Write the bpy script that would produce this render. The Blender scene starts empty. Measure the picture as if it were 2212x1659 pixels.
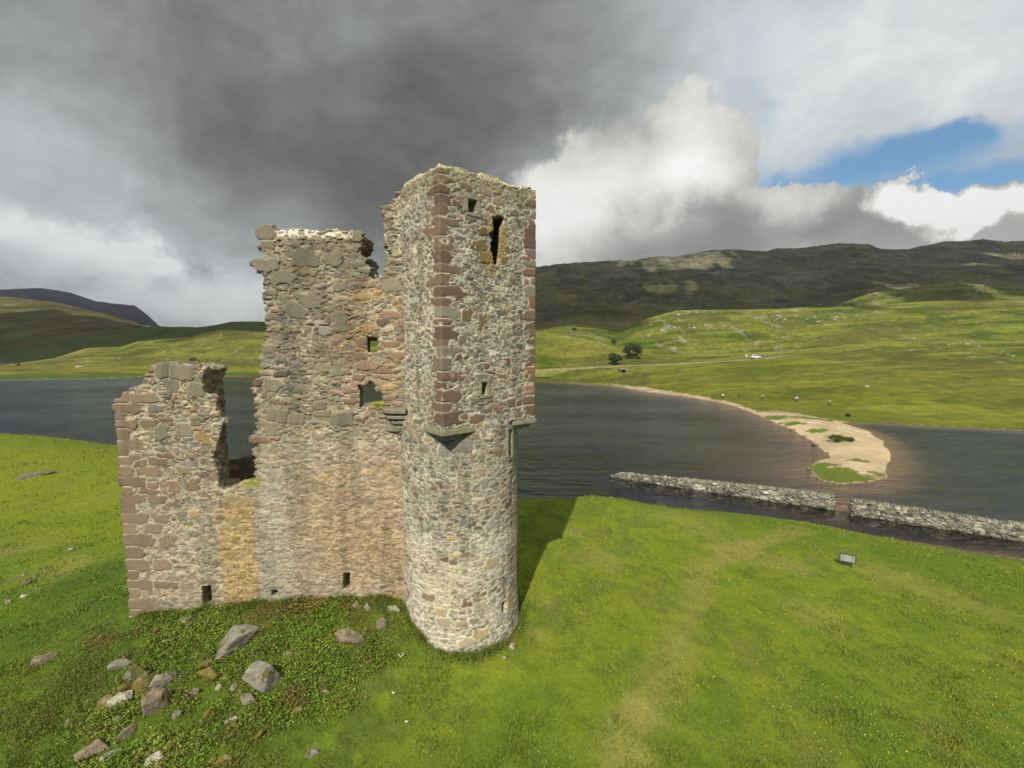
import bpy, bmesh, math, random
import numpy as np
from mathutils import Vector, Matrix, Euler

# ------------------------------------------------------------------ camera, sky, sun
SC = bpy.context.scene
COL = SC.collection
PITCH = math.radians(5.4)
H = 16.0                      # eye height above the loch
F = 1000.0                    # focal length in photo pixels (photo taken as 2212 x 1659)
SUN_AZ = math.radians(13.2)   # the light travels away from the camera, a little to the right
SUN_EL = math.radians(43.0)

cd = bpy.data.cameras.new('camera'); cam = bpy.data.objects.new('camera', cd); COL.objects.link(cam)
cam.location = (0, 0, H); cam.rotation_euler = (math.pi/2 - PITCH, 0, 0)
cd.sensor_width = 36; cd.lens = 36*F/2212.0
cd.clip_start = 0.1; cd.clip_end = 20000
SC.camera = cam
SC.view_settings.view_transform = 'Standard'; SC.view_settings.look = 'None'
SC.view_settings.exposure = 0.15; SC.view_settings.gamma = 1.0
SC.cycles.max_bounces = 5; SC.cycles.diffuse_bounces = 2; SC.cycles.glossy_bounces = 2
SC.cycles.transparent_max_bounces = 6
SC.cycles.caustics_reflective = False; SC.cycles.caustics_refractive = False

sd = bpy.data.lights.new('sun', 'SUN'); sun = bpy.data.objects.new('sun', sd); COL.objects.link(sun)
sd.energy = 4.7; sd.angle = math.radians(0.55); sd.color = (1.0, 0.93, 0.80)
travel = Vector((math.sin(SUN_AZ)*math.cos(SUN_EL), math.cos(SUN_AZ)*math.cos(SUN_EL), -math.sin(SUN_EL)))
sun.rotation_euler = travel.to_track_quat('-Z', 'Y').to_euler()
sun.location = (-40, -160, 160)

def pix_dir(px, py):
    """world direction of a photo pixel (2212 x 1659)"""
    u = (px-1106.0)/F; v = (py-829.5)/F
    c, s = math.cos(PITCH), math.sin(PITCH)
    return Vector((u, c - v*s, -(v*c + s)))

# ---- small node helper
class NT:
    def __init__(self, nt): self.nt = nt
    def n(self, typ, **kw):
        nd = self.nt.nodes.new(typ)
        for k, v in kw.items(): setattr(nd, k, v)
        return nd
    def link(self, a, b): self.nt.links.new(a, b)
    def put(self, sock, v):
        if hasattr(v, 'is_linked') or isinstance(v, bpy.types.NodeSocket): self.link(v, sock)
        else: sock.default_value = v
    def math(self, op, a, b=0.0, clamp=False):
        nd = self.n('ShaderNodeMath', operation=op, use_clamp=clamp)
        self.put(nd.inputs[0], a); self.put(nd.inputs[1], b); return nd.outputs[0]
    def vmath(self, op, a, b=(0, 0, 0)):
        nd = self.n('ShaderNodeVectorMath', operation=op)
        self.put(nd.inputs[0], a)
        if op == 'SCALE': self.put(nd.inputs['Scale'], b)
        else: self.put(nd.inputs[1], b)
        return nd.outputs['Value'] if op in ('LENGTH', 'DOT_PRODUCT', 'DISTANCE') else nd.outputs[0]
    def noise(self, vec, scale, detail=4, rough=0.55, distort=0.0, col=False, dims='3D'):
        nd = self.n('ShaderNodeTexNoise', noise_dimensions=dims)
        if vec is not None: self.link(vec, nd.inputs['Vector'])
        nd.inputs['Scale'].default_value = scale; nd.inputs['Detail'].default_value = detail
        nd.inputs['Roughness'].default_value = rough; nd.inputs['Distortion'].default_value = distort
        return nd.outputs['Color'] if col else nd.outputs[0]
    def mr(self, v, a, b, c=0.0, d=1.0, smooth=True):
        nd = self.n('ShaderNodeMapRange', interpolation_type='SMOOTHSTEP' if smooth else 'LINEAR')
        self.put(nd.inputs[0], v)
        for i, x in enumerate((a, b, c, d)): self.put(nd.inputs[i+1], x)
        return nd.outputs[0]
    def mix(self, f, a, b, mode='MIX'):
        nd = self.n('ShaderNodeMix', data_type='RGBA', blend_type=mode)
        self.put(nd.inputs[0], f)
        for i, x in ((6, a), (7, b)):
            if isinstance(x, (tuple, list)) and len(x) == 3: x = (*x, 1)
            self.put(nd.inputs[i], x)
        return nd.outputs[2]
    def ramp(self, f, pts):
        nd = self.n('ShaderNodeValToRGB'); self.link(f, nd.inputs[0])
        e = nd.color_ramp.elements
        while len(e) < len(pts): e.new(0.5)
        for el, (p, c) in zip(e, pts):
            el.position = p; el.color = (*c, 1)
        return nd.outputs[0]

# ---- the sky: Nishita blue behind layered cloud, all a function of the world direction
wd = bpy.data.worlds.new('World'); SC.world = wd; wd.use_nodes = True
wd.node_tree.nodes.clear()
w = NT(wd.node_tree)
sky = w.n('ShaderNodeTexSky', sky_type='NISHITA', sun_disc=False)
sky.sun_elevation = SUN_EL; sky.sun_rotation = math.pi + SUN_AZ
sky.altitude = 60; sky.air_density = 1.0; sky.dust_density = 0.4; sky.ozone_density = 1.6
tc = w.n('ShaderNodeTexCoord')
D = w.vmath('NORMALIZE', tc.outputs['Generated'])
wob = w.vmath('SUBTRACT', w.noise(D, 3.0, 5, 0.6, col=True), (0.5, 0.5, 0.5))
Dw = w.vmath('ADD', D, w.vmath('SCALE', wob, 0.22))
wob2 = w.vmath('SUBTRACT', w.noise(D, 9.0, 6, 0.62, col=True), (0.5, 0.5, 0.5))
Dc = w.vmath('ADD', D, w.vmath('SCALE', wob2, 0.15))

def blob(vec, px, py, rx, ry, soft=0.6):
    """soft ellipse of sky round the direction seen at (px, py); rx, ry in photo pixels"""
    d = pix_dir(px, py); s = d.length; d.normalize()
    right = Vector((d.y, -d.x, 0)).normalized(); up = right.cross(d)
    a = w.vmath('DOT_PRODUCT', vec, tuple(right*(s*F/rx))); b = w.vmath('DOT_PRODUCT', vec, tuple(up*(s*F/ry)))
    r = w.math('SQRT', w.math('ADD', w.math('MULTIPLY', a, a), w.math('MULTIPLY', b, b)))
    front = w.math('GREATER_THAN', w.vmath('DOT_PRODUCT', vec, tuple(d)), 0.0)
    return w.math('MULTIPLY', w.mr(r, 1.0+soft, 1.0-soft), front)
def total(parts):
    o = None
    for v, k in parts:
        t = w.math('MULTIPLY', v, k); o = t if o is None else w.math('ADD', o, t)
    return o
n1 = w.noise(D, 2.4, 7, 0.58, 0.4); n2 = w.noise(w.vmath('MULTIPLY', D, (1, 1, 2.4)), 6.0, 9, 0.64, 0.3); n4 = w.noise(Dw, 4.2, 8, 0.62, 0.6)
BR = total([
    (blob(Dw, 760, 150, 760, 290, .8), -0.25), (blob(Dw, 640, 430, 330, 150, .8), -0.18), (blob(Dw, 1020, 270, 330, 190, .8), -0.16),
    (blob(Dw, 60, 370, 480, 150, .8), 0.32), (blob(Dc, 80, 530, 260, 60, .6), 0.36), (blob(Dc, 460, 640, 200, 60, .6), 0.38), (blob(Dc, 330, 560, 90, 30, .7), 0.18),
    (blob(Dw, 40, 60, 300, 150, .8), 0.08), (blob(Dw, 180, 585, 300, 34, .8), -0.20),
    (blob(Dw, 1980, 170, 600, 260, .8), 0.34), (blob(Dw, 1330, 470, 280, 130, .7), 0.22), (blob(Dw, 1330, 110, 300, 200, .8), 0.04),
    (blob(Dw, 1750, 60, 360, 140, .8), 0.08), (n1, 0.34), (n4, 0.48), (n2, 0.30)])
BR = w.math('SUBTRACT', BR, 0.05)
cloud = w.ramp(BR, [(0.0, (0.10, 0.102, 0.097)), (0.22, (0.185, 0.19, 0.183)), (0.42, (0.31, 0.325, 0.325)),
                    (0.68, (0.52, 0.56, 0.58)), (0.95, (0.82, 0.84, 0.84))])
blue = total([(blob(Dw, 1850, 372, 340, 66, .9), .85), (blob(Dw, 2180, 412, 260, 34, .9), .75), (blob(Dw, 2050, 300, 60, 24, .9), .5), (blob(Dw, 1600, 190, 70, 130, .9), 0.35),
              (blob(Dw, 300, 655, 70, 18, .8), 0.25), (n4, 1.1), (n2, .9)])
blue = w.math('MULTIPLY', w.mr(blue, 1.20, 1.95), .95)
skycol = w.vmath('SCALE', sky.outputs[0], 0.115)
skycol = w.mix(1.0, skycol, (0.62, 0.90, 0.98), 'MULTIPLY')
c1 = w.mix(blue, cloud, skycol)
# the tall cumulus and the low white bank over the mountains, crisp topped, grey underneath
cum = total([(blob(Dc, 1480, 300, 75, 115, .35), 1.2), (blob(Dc, 1400, 400, 190, 120, .4), 1.0), (blob(Dc, 1530, 400, 85, 160, .25), 1.1), (blob(Dc, 1250, 470, 170, 130, .5), .9),
             (blob(Dc, 1700, 450, 90, 60, .3), 1.2), (blob(Dc, 1950, 445, 70, 45, .3), 1.2), (blob(Dc, 2110, 455, 130, 48, .3), 1.2), (blob(Dc, 2260, 440, 120, 50, .3), 1.2),
             (blob(Dc, 1850, 520, 500, 78, .35), 1.2)])
cumm = w.mr(w.math('ADD', cum, w.math('MULTIPLY', w.math('SUBTRACT', n4, .5), 1.1)), 0.30, 0.80)
lightc = w.ramp(w.math('ADD', total([
    (blob(Dc, 1500, 300, 90, 110, .8), 0.45), (blob(Dc, 1420, 440, 130, 80, .8), 0.20), (blob(Dc, 1330, 380, 90, 60, .8), 0.2), (blob(Dc, 1180, 480, 90, 120, .8), 0.25),
    (blob(Dc, 1690, 440, 75, 50, .7), 0.3), (blob(Dc, 1960, 440, 80, 36, .5), 0.75), (blob(Dc, 2110, 445, 150, 32, .5), 0.75), (blob(Dc, 2250, 430, 110, 34, .5), 0.6),
    (blob(Dc, 1480, 520, 170, 60, .8), -0.28), (blob(Dc, 1830, 480, 90, 55, .8), -0.22), (blob(Dw, 1380, 300, 130, 90, .8), -0.2), (n2, 0.36), (blob(Dc, 1230, 400, 160, 110, .8), 0.22), (blob(Dc, 1190, 520, 120, 60, .8), .12)]), 0.24),
    [(0.08, (0.22, 0.225, 0.225)), (0.35, (0.38, 0.385, 0.37)), (0.6, (0.62, 0.62, 0.58)), (0.95, (0.93, 0.93, 0.91))])
c2 = w.mix(cumm, c1, lightc)
bg = w.n('ShaderNodeBackground'); w.link(c2, bg.inputs[0]); bg.inputs[1].default_value = 1.0
wo = w.n('ShaderNodeOutputWorld'); w.link(bg.outputs[0], wo.inputs[0])

# ------------------------------------------------------------------ helpers
def tag(o, label=None, cat=None, group=None, kind=None):
    if label: o['label'] = label
    if cat: o['category'] = cat
    if group: o['group'] = group
    if kind: o['kind'] = kind
    return o
def empty(name, loc, rz=0.0):
    o = bpy.data.objects.new(name, None); COL.objects.link(o); o.location = loc; o.rotation_euler = (0, 0, rz); o.empty_display_size = .3
    return o
def mesh_np(name, V, Q, mat, parent=None, colors=None, smooth=True, attrs=None):
    """V (n,3), Q (m,k) -> one mesh object"""
    V = np.asarray(V, np.float32); Q = np.asarray(Q, np.int32)
    me = bpy.data.meshes.new(name); k = Q.shape[1]
    me.vertices.add(len(V)); me.vertices.foreach_set('co', V.ravel())
    me.loops.add(Q.size); me.loops.foreach_set('vertex_index', Q.ravel())
    me.polygons.add(len(Q)); me.polygons.foreach_set('loop_start', np.arange(0, Q.size, k, dtype=np.int32))
    try: me.polygons.foreach_set('loop_total', np.full(len(Q), k, np.int32))
    except Exception: pass
    me.polygons.foreach_set('use_smooth', np.full(len(Q), smooth, bool))
    me.update(calc_edges=True)
    if colors is not None:
        a = me.color_attributes.new('Col', 'FLOAT_COLOR', 'POINT')
        a.data.foreach_set('color', np.concatenate([colors, np.ones((len(colors), 1))], 1).astype(np.float32).ravel())
    for nm, arr in (attrs or {}).items():
        a = me.attributes.new(nm, 'FLOAT', 'POINT'); a.data.foreach_set('value', np.asarray(arr, np.float32))
    me.materials.append(mat)
    o = bpy.data.objects.new(name, me); COL.objects.link(o)
    if parent: o.parent = parent
    return o
_rt = np.random.RandomState(5); _perm = _rt.permutation(256); _tab = _rt.rand(256)
def vnoise(x, y, z=0.0):
    x, y, z = np.broadcast_arrays(np.asarray(x, float), y, z)
    xi, yi, zi = np.floor(x).astype(np.int64), np.floor(y).astype(np.int64), np.floor(z).astype(np.int64)
    fx, fy, fz = x-xi, y-yi, z-zi
    fx, fy, fz = [f*f*(3-2*f) for f in (fx, fy, fz)]
    def g(a, b, c): return _tab[_perm[(_perm[(_perm[a & 255]+b) & 255]+c) & 255]]
    def l(a, b, t): return a+(b-a)*t
    return l(l(l(g(xi, yi, zi), g(xi+1, yi, zi), fx), l(g(xi, yi+1, zi), g(xi+1, yi+1, zi), fx), fy),
             l(l(g(xi, yi, zi+1), g(xi+1, yi, zi+1), fx), l(g(xi, yi+1, zi+1), g(xi+1, yi+1, zi+1), fx), fy), fz)
def fbm(x, y, z=0.0, o=4, g=0.5):
    s = 0; a = 1.0; t = 0
    for k in range(o):
        s = s+a*vnoise(np.asarray(x)*2**k+17.3*k, np.asarray(y)*2**k+5.1*k, np.asarray(z)*2**k+9.7*k); t += a; a *= g
    return s/t
def ridged(x, y, o=5, g=0.55):
    s = 0; a = 1.0; t = 0
    for k in range(o):
        s = s+a*(1-np.abs(2*vnoise(x*2**k+3.3*k, y*2**k+8.1*k, 4.2)-1)); t += a; a *= g
    return s/t
def sstep(x, a, b):
    t = np.clip((np.asarray(x, float)-a)/(b-a), 0, 1); return t*t*(3-2*t)
def lerp(a, b, t):
    t = np.asarray(t)[..., None]; return a*(1-t)+b*t

def at(px, py, z=None, Y=None):
    """world point seen at photo pixel, on the level z or at the distance Y"""
    d = pix_dir(px, py)
    k = (z-H)/d.z if z is not None else Y/d.y
    return Vector((d.x*k, d.y*k, H+d.z*k))

def poly_sdf(X, Z, P):
    """signed distance to polygon P (negative inside)"""
    P = np.asarray(P, float); n = len(P)
    d = np.full(X.shape, 1e9); ins = np.zeros(X.shape, bool)
    for i in range(n):
        a, b = P[i], P[(i+1) % n]
        e = b-a; L = e@e+1e-12
        wx, wz = X-a[0], Z-a[1]
        t = np.clip((wx*e[0]+wz*e[1])/L, 0, 1)
        d = np.minimum(d, (wx-e[0]*t)**2+(wz-e[1]*t)**2)
        c = ((a[1] <= Z) != (b[1] <= Z))
        with np.errstate(divide='ignore', invalid='ignore'):
            xx = a[0]+(Z-a[1])/(e[1] if abs(e[1]) > 1e-12 else 1e-12)*e[0]
        ins ^= c & (X < xx)
    d = np.sqrt(d)
    return np.where(ins, -d, d)

# ------------------------------------------------------------------ materials
MATS = {}
def mat_vcol(name, rough=0.9, bump=0.3, nscale=14.0, var=0.35, spec=0.25, extra=None):
    m = bpy.data.materials.new(name); m.use_nodes = True; t = NT(m.node_tree); m.node_tree.nodes.clear()
    a = t.n('ShaderNodeAttribute', attribute_name='Col')
    g = t.n('ShaderNodeNewGeometry')
    n = t.noise(g.outputs['Position'], nscale, 5, 0.65)
    n2 = t.noise(g.outputs['Position'], nscale*4.3, 3, 0.6)
    f = t.math('ADD', t.mr(n, 0.25, 0.75, 1-var, 1+var, False), t.mr(n2, 0.3, 0.7, -var*0.4, var*0.4, False))
    c = t.vmath('SCALE', a.outputs['Color'], f)
    p = t.n('ShaderNodeBsdfPrincipled'); t.link(c, p.inputs['Base Color'])
    p.inputs['Roughness'].default_value = rough; p.inputs['Specular IOR Level'].default_value = spec
    b = t.n('ShaderNodeBump'); b.inputs['Strength'].default_value = bump; b.inputs['Distance'].default_value = 0.03
    t.link(t.math('ADD', n, t.math('MULTIPLY', n2, 0.5)), b.inputs['Height']); t.link(b.outputs[0], p.inputs['Normal'])
    o = t.n('ShaderNodeOutputMaterial'); t.link(p.outputs[0], o.inputs[0])
    return m
def mat_plain(name, col, rough=0.8, var=0.2, nscale=20.0, metal=0.0, bump=0.15, spec=0.3):
    m = bpy.data.materials.new(name); m.use_nodes = True; t = NT(m.node_tree); m.node_tree.nodes.clear()
    tcn = t.n('ShaderNodeTexCoord'); n = t.noise(tcn.outputs['Object'], nscale, 5, 0.6)
    c = t.vmath('SCALE', t.mix(0.0, (*col, 1), (*col, 1)), t.mr(n, 0.3, 0.7, 1-var, 1+var, False))
    p = t.n('ShaderNodeBsdfPrincipled'); t.link(c, p.inputs['Base Color']); p.inputs['Roughness'].default_value = rough
    p.inputs['Metallic'].default_value = metal; p.inputs['Specular IOR Level'].default_value = spec
    b = t.n('ShaderNodeBump'); b.inputs['Strength'].default_value = bump; b.inputs['Distance'].default_value = 0.01
    t.link(n, b.inputs['Height']); t.link(b.outputs[0], p.inputs['Normal'])
    o = t.n('ShaderNodeOutputMaterial'); t.link(p.outputs[0], o.inputs[0])
    return m
M_STONE = mat_vcol('rubble_masonry', 0.92, 0.5, 16.0, 0.30)
M_GROUND = mat_vcol('turf_and_rock', 0.95, 0.6, 2.6, 0.20, spec=0.1)
def _far_texture(m):
    t = NT(m.node_tree); nd = m.node_tree.nodes
    g = t.n('ShaderNodeNewGeometry').outputs['Position']
    dist = t.vmath('LENGTH', g)
    a = t.noise(g, .32, 8, .68); b = t.noise(g, .055, 7, .66)
    f = t.math('MULTIPLY', t.mr(a, .30, .70, .62, 1.38, False), t.mr(b, .32, .68, .78, 1.22, False))
    k = t.mr(dist, 70, 150)
    f = t.math('ADD', t.math('MULTIPLY', t.math('SUBTRACT', f, 1.0), k), 1.0)
    c3 = t.noise(g, .017, 10, .72, .4); kk = t.mr(dist, 520, 800)
    f = t.math('ADD', f, t.math('MULTIPLY', kk, t.mr(c3, .36, .64, -.55, .75, False)))
    p = [n for n in nd if n.type == 'BSDF_PRINCIPLED'][0]; old = p.inputs['Base Color'].links[0].from_socket
    t.link(t.vmath('SCALE', old, f), p.inputs['Base Color'])
    bp = t.n('ShaderNodeBump'); t.put(bp.inputs['Strength'], t.math('MULTIPLY', k, .7)); bp.inputs['Distance'].default_value = 1.6
    t.link(t.math('ADD', t.math('ADD', a, t.math('MULTIPLY', b, 2.5)), t.math('MULTIPLY', t.math('MULTIPLY', c3, kk), 45.0)), bp.inputs['Height']); ob = [n for n in nd if n.type == 'BUMP' and n != bp][0]; t.link(ob.outputs[0], bp.inputs['Normal']); t.link(bp.outputs[0], p.inputs['Normal'])
_far_texture(M_GROUND)
M_LEAF = mat_vcol('leaves', 0.6, 0.0, 3.0, 0.25, spec=0.2)

# ------------------------------------------------------------------ masonry: rubble stones grown in a voxel field, then skinned
def surface_nets(f, h, org):
    s = f < 0
    cs = [(i, j, k) for i in (0, 1) for j in (0, 1) for k in (0, 1)]
    nx, ny, nz = [d-1 for d in f.shape]
    cnt = np.zeros((nx, ny, nz), np.int8)
    for i, j, k in cs: cnt += s[i:nx+i, j:ny+j, k:nz+k]
    mask = (cnt > 0) & (cnt < 8)
    idx = np.argwhere(mask); vid = np.full(mask.shape, -1, np.int32); vid[mask] = np.arange(len(idx))
    val = {c: f[idx[:, 0]+c[0], idx[:, 1]+c[1], idx[:, 2]+c[2]] for c in cs}
    acc = np.zeros((len(idx), 3)); n = np.zeros(len(idx))
    for a in cs:
        for ax in range(3):
            if a[ax]: continue
            b = list(a); b[ax] = 1; b = tuple(b)
            fa, fb = val[a], val[b]; cr = (fa < 0) != (fb < 0)
            t = np.where(cr, fa/np.where(cr, fa-fb, 1), 0)
            p = np.array(a, float)[None]+np.zeros((len(idx), 3)); p[:, ax] += t
            acc += p*cr[:, None]; n += cr
    V = idx+acc/n[:, None]
    Q = []
    for ax in range(3):
        u, v = (ax+1) % 3, (ax+2) % 3
        sl0 = [slice(None)]*3; sl1 = [slice(None)]*3
        sl0[ax] = slice(0, -1); sl1[ax] = slice(1, None)
        d0, d1 = s[tuple(sl0)], s[tuple(sl1)]
        e = np.argwhere(d0 != d1)
        e = e[(e[:, u] > 0) & (e[:, v] > 0) & (e[:, u] < f.shape[u]-1) & (e[:, v] < f.shape[v]-1)]
        flip = d0[e[:, 0], e[:, 1], e[:, 2]]
        def cell(du, dv):
            c = e.copy(); c[:, u] += du; c[:, v] += dv; return vid[c[:, 0], c[:, 1], c[:, 2]]
        q = np.stack([cell(-1, -1), cell(0, -1), cell(0, 0), cell(-1, 0)], 1)
        q[~flip] = q[~flip][:, ::-1]
        Q.append(q)
    Q = np.concatenate(Q); Q = Q[(Q >= 0).all(1)]
    return V, Q, V*h+np.asarray(org)

def masonry(name, lo, hi, h, field, classes, color_fn, post_fn, mortar_w=0.03, recess=0.03, prot=0.03,
            seeds=(), seed=1, rag=0.65, shell=0.42, frame=None, parent=None, hard=None, mat=None, tilt=0.15):
    """field(X,Y,Z) -> (thickness distance, outline distance); stones are quantised into the outline"""
    rng = np.random.RandomState(seed)
    lo = np.array(lo, float); hi = np.array(hi, float)
    dims = np.ceil((hi-lo)/h).astype(int)+1
    ax = [lo[i]+h*np.arange(dims[i]) for i in range(3)]
    X, Y, Z = np.meshgrid(*ax, indexing='ij', sparse=True)
    dT, dE = field(X, Y, Z)
    dT = np.broadcast_to(dT, dims).astype(np.float32); dE = np.broadcast_to(dE, dims).astype(np.float32)
    base = np.maximum(dT, dE)
    d1 = np.full(dims, 9.0, np.float32); d2 = np.full(dims, 9.0, np.float32); sid = np.full(dims, -1, np.int32)
    C = []; S = []; K = []
    def splat(c, a, b, cz, kind):
        i = len(C); C.append(c); S.append((a, b, cz)); K.append(kind)
        R = 2.0
        r0 = np.maximum(np.floor((c-np.array([a, b, cz])*R-lo)/h).astype(int), 0)
        r1 = np.minimum(np.ceil((c+np.array([a, b, cz])*R-lo)/h).astype(int)+1, dims)
        if (r1 <= r0).any(): return
        gx = (ax[0][r0[0]:r1[0]]-c[0])[:, None, None]; gy = (ax[1][r0[1]:r1[1]]-c[1])[None, :, None]; gz = (ax[2][r0[2]:r1[2]]-c[2])[None, None, :]
        t = rng.uniform(-tilt, tilt) if kind == 0 else 0.0; t2 = rng.uniform(-tilt, tilt) if kind == 0 else 0.0
        pw = 4.0 if kind == 0 else 6.0
        zz = np.abs((gz+t*gx+t2*gy)/cz)
        d = ((np.abs(gx/a))**pw+(np.abs(gy/b))**pw+zz**pw)**(1/pw)
        d = d.astype(np.float32)
        sl = tuple(slice(r0[q], r1[q]) for q in range(3))
        A, B, I = d1[sl], d2[sl], sid[sl]
        lt = d < A
        B[...] = np.where(lt, A, np.minimum(B, d)); A[lt] = d[lt]; I[lt] = i
    for (c, a, b, cz, kind) in seeds: splat(np.array(c, float), a, b, cz, kind)
    near = np.argwhere(np.abs(base) < shell)
    for (dens, a0, a1, cr, gap) in classes:
        n = int(dens*len(near)*h**3)
        pick = near[rng.randint(0, len(near), n)]
        for q in pick:
            a = rng.uniform(a0, a1)
            j = sid[q[0], q[1], q[2]]
            if d1[q[0], q[1], q[2]] > (gap if j < 0 or K[j] == 0 else 1.3):
                cz = a*rng.uniform(*cr)
                splat(lo+h*(q+rng.uniform(-.5, .5, 3)), a, a*rng.uniform(.8, 1.2), cz, 0)
    C = np.array(C); S = np.array(S); K = np.array(K); N = len(C)
    # distance to the joint, in metres
    szs = np.append(S.min(1)*0.5+S.mean(1)*0.5, 0.05).astype(np.float32)
    e = (np.minimum(d2, 1.9)-d1)*szs[sid]*0.55
    e = np.where(sid < 0, 0, np.maximum(e, 0))
    mw = mortar_w(X, Y, Z) if callable(mortar_w) else mortar_w
    mw = mw*np.clip(szs[sid]/.11, .5, 1.25)
    t = np.clip(e/mw, 0, 1); s = (t*t*(3-2*t)).astype(np.float32)
    ci = np.clip(np.round((C-lo)/h).astype(int), 0, dims-1)
    dEc = dE[ci[:, 0], ci[:, 1], ci[:, 2]]; dEc = np.append(dEc, 0)
    P = np.append(rng.uniform(-0.3, 1.0, N), 0).astype(np.float32)
    P[:N][K > 0] = P[:N][K > 0]*0.5+0.5
    rg = rag(X, Y, Z) if callable(rag) else rag
    edge = dE*(1-rg)+np.where(sid < 0, dE+0.06, dEc[sid])*rg
    rec = recess(X, Y, Z) if callable(recess) else recess
    pr = prot(X, Y, Z) if callable(prot) else prot
    off = rec*(1-s)-pr*P[sid]*s
    f = np.maximum(dT, np.where(np.abs(dE) < 1.2, edge, dE))+off
    if hard is not None: f = np.maximum(f, np.broadcast_to(hard(X, Y, Z), dims))
    f = f.astype(np.float32)
    for q in range(3):                       # close the field at the box walls
        sl = [slice(None)]*3; sl[q] = 0; f[tuple(sl)] = np.maximum(f[tuple(sl)], 0.05)
        sl[q] = -1; f[tuple(sl)] = np.maximum(f[tuple(sl)], 0.05)
    G, Q, V = surface_nets(f, h, lo)
    gi = np.clip(np.round(G).astype(int), 0, dims-1)
    vid = sid[gi[:, 0], gi[:, 1], gi[:, 2]]
    # trilinear joint factor
    g0 = np.clip(np.floor(G).astype(int), 0, dims-2); fr = G-g0
    sv = 0
    for i in (0, 1):
        for j in (0, 1):
            for k in (0, 1):
                wgt = (fr[:, 0] if i else 1-fr[:, 0])*(fr[:, 1] if j else 1-fr[:, 1])*(fr[:, 2] if k else 1-fr[:, 2])
                sv = sv+wgt*s[g0[:, 0]+i, g0[:, 1]+j, g0[:, 2]+k]
    SCOL = np.concatenate([color_fn(C, S, K, rng), [[.5, .45, .33]]])
    col, jf = post_fn(V, SCOL[vid], sv, np.append(K, 0)[vid])
    Vw = V if frame is None else np.c_[V, np.ones(len(V))] @ np.array(frame).T[:, :3]
    return mesh_np(name, Vw, Q, mat or M_STONE, parent, np.clip(col, 0.01, 0.9))
#--PART2--
# ------------------------------------------------------------------ the lie of the land
# near knoll: control heights spread over the castle mound, thin-plate spline between them
_kp = []
for px, py, z in [(1106,1659,5.0),(1340,1659,4.8),(1700,1659,4.4),(2212,1659,3.8),(1322,1500,5.0),(1200,1400,5.3),(1050,1412,5.45),(1117,1325,5.45),
                  (1160,1180,5.3),(1250,1120,4.75),(1120,1092,4.3),(1192,1099,4.2),(1244,1080,4.1),(1279,1071,4.0),(1426,1093,2.7),(1560,1107,1.7),
                  (1660,1119,1.15),(1732,1127,.85),(1900,1160,.6),(2050,1187,.5),(2212,1219,.5),(1510,1230,4.0),(1828,1220,3.1),(2000,1400,3.5),(2212,1400,3.1),
                  (1700,1400,4.1),(1500,1400,4.6),(1400,1180,4.3),(1600,1180,3.2),(2212,1290,1.9),(2000,1280,2.6),(1700,1230,3.4),
                  (285,1342,6.0),(0,1200,5.2),(0,1400,5.4),(0,1659,5.4),(200,1600,5.35),(500,1659,5.25),(500,1400,6.0),(700,1335,6.45),(850,1300,6.7),
                  (600,1315,6.55),(447,1322,6.35),(800,1500,5.6),(960,1440,5.4),(900,1659,5.05),(230,1100,4.9),(0,936,4.2),(120,956,4.25),(255,994,4.25),(0,1050,4.5),(120,1100,4.8),(250,1250,5.5),(330,1370,5.9)]:
    p = at(px, py, z=z); _kp.append((p.x, p.y, z))
_kp += [(-12, 19, 6.6), (-8, 20, 6.8), (-4, 20, 6.4), (-12, 26, 5.6), (-5, 27, 5.4), (1, 20, 5.5), (0, 34, 4.2), (-12, 36, 4.6), (-22, 40, 4.6),
        (-80, 75, -1.5), (-58, 72, -1.5), (-38, 62, -1.5), (-22, 55, -1.5), (-8, 47, -1.2), (4, 42.5, -1.0), (11, 43, -1.1), (17, 43.5, -.9), (23, 41, -.45), (29, 38.5, -.45),
        (35, 35.5, -.4), (41, 34, -.4), (50, 30, -.5), (60, 26, -.5), (30, 50, -1), (45, 45, -.8), (60, 40, -.8), (10, 55, -2), (-90, 55, 3), (-60, 30, 4.6), (-40, 15, 5),
        (40, 15, 2.2), (60, 15, 1.0), (30, 5, 3.5), (0, 5, 5.0), (-20, 5, 5.4)]
_kp = np.array(_kp)
def _U(r2): return np.where(r2 > 1e-9, r2*np.log(np.maximum(r2, 1e-9)), 0)
_n = len(_kp); _A = np.zeros((_n+3, _n+3)); _xy = _kp[:, :2]/30.0
_A[:_n, :_n] = _U(((_xy[:, None]-_xy[None])**2).sum(-1))+np.eye(_n)*2e-3
_A[:_n, _n] = 1; _A[:_n, _n+1:] = _xy; _A[_n:, :_n] = _A[:_n, _n:].T
_w = np.linalg.solve(_A, np.r_[_kp[:, 2], 0, 0, 0])
def z_knoll(x, y):
    x = np.asarray(x, float); y = np.asarray(y, float)
    u, v = x/30.0, y/30.0
    r = _w[_n]+_w[_n+1]*u+_w[_n+2]*v
    for i in range(_n): r = r+_w[i]*_U((u-_xy[i, 0])**2+(v-_xy[i, 1])**2)
    # sink it into the loch beyond its shores
    d = np.hypot(np.minimum(x+8, 0)*0.62, y-14)
    d2 = y-np.interp(x, [-90, -60, -30, -10, 5, 20, 40, 70], [90, 78, 66, 56, 50, 50, 48, 40])
    r = r-np.maximum(d2, 0)*0.25
    return np.clip(r, -3, 8.5)

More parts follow.
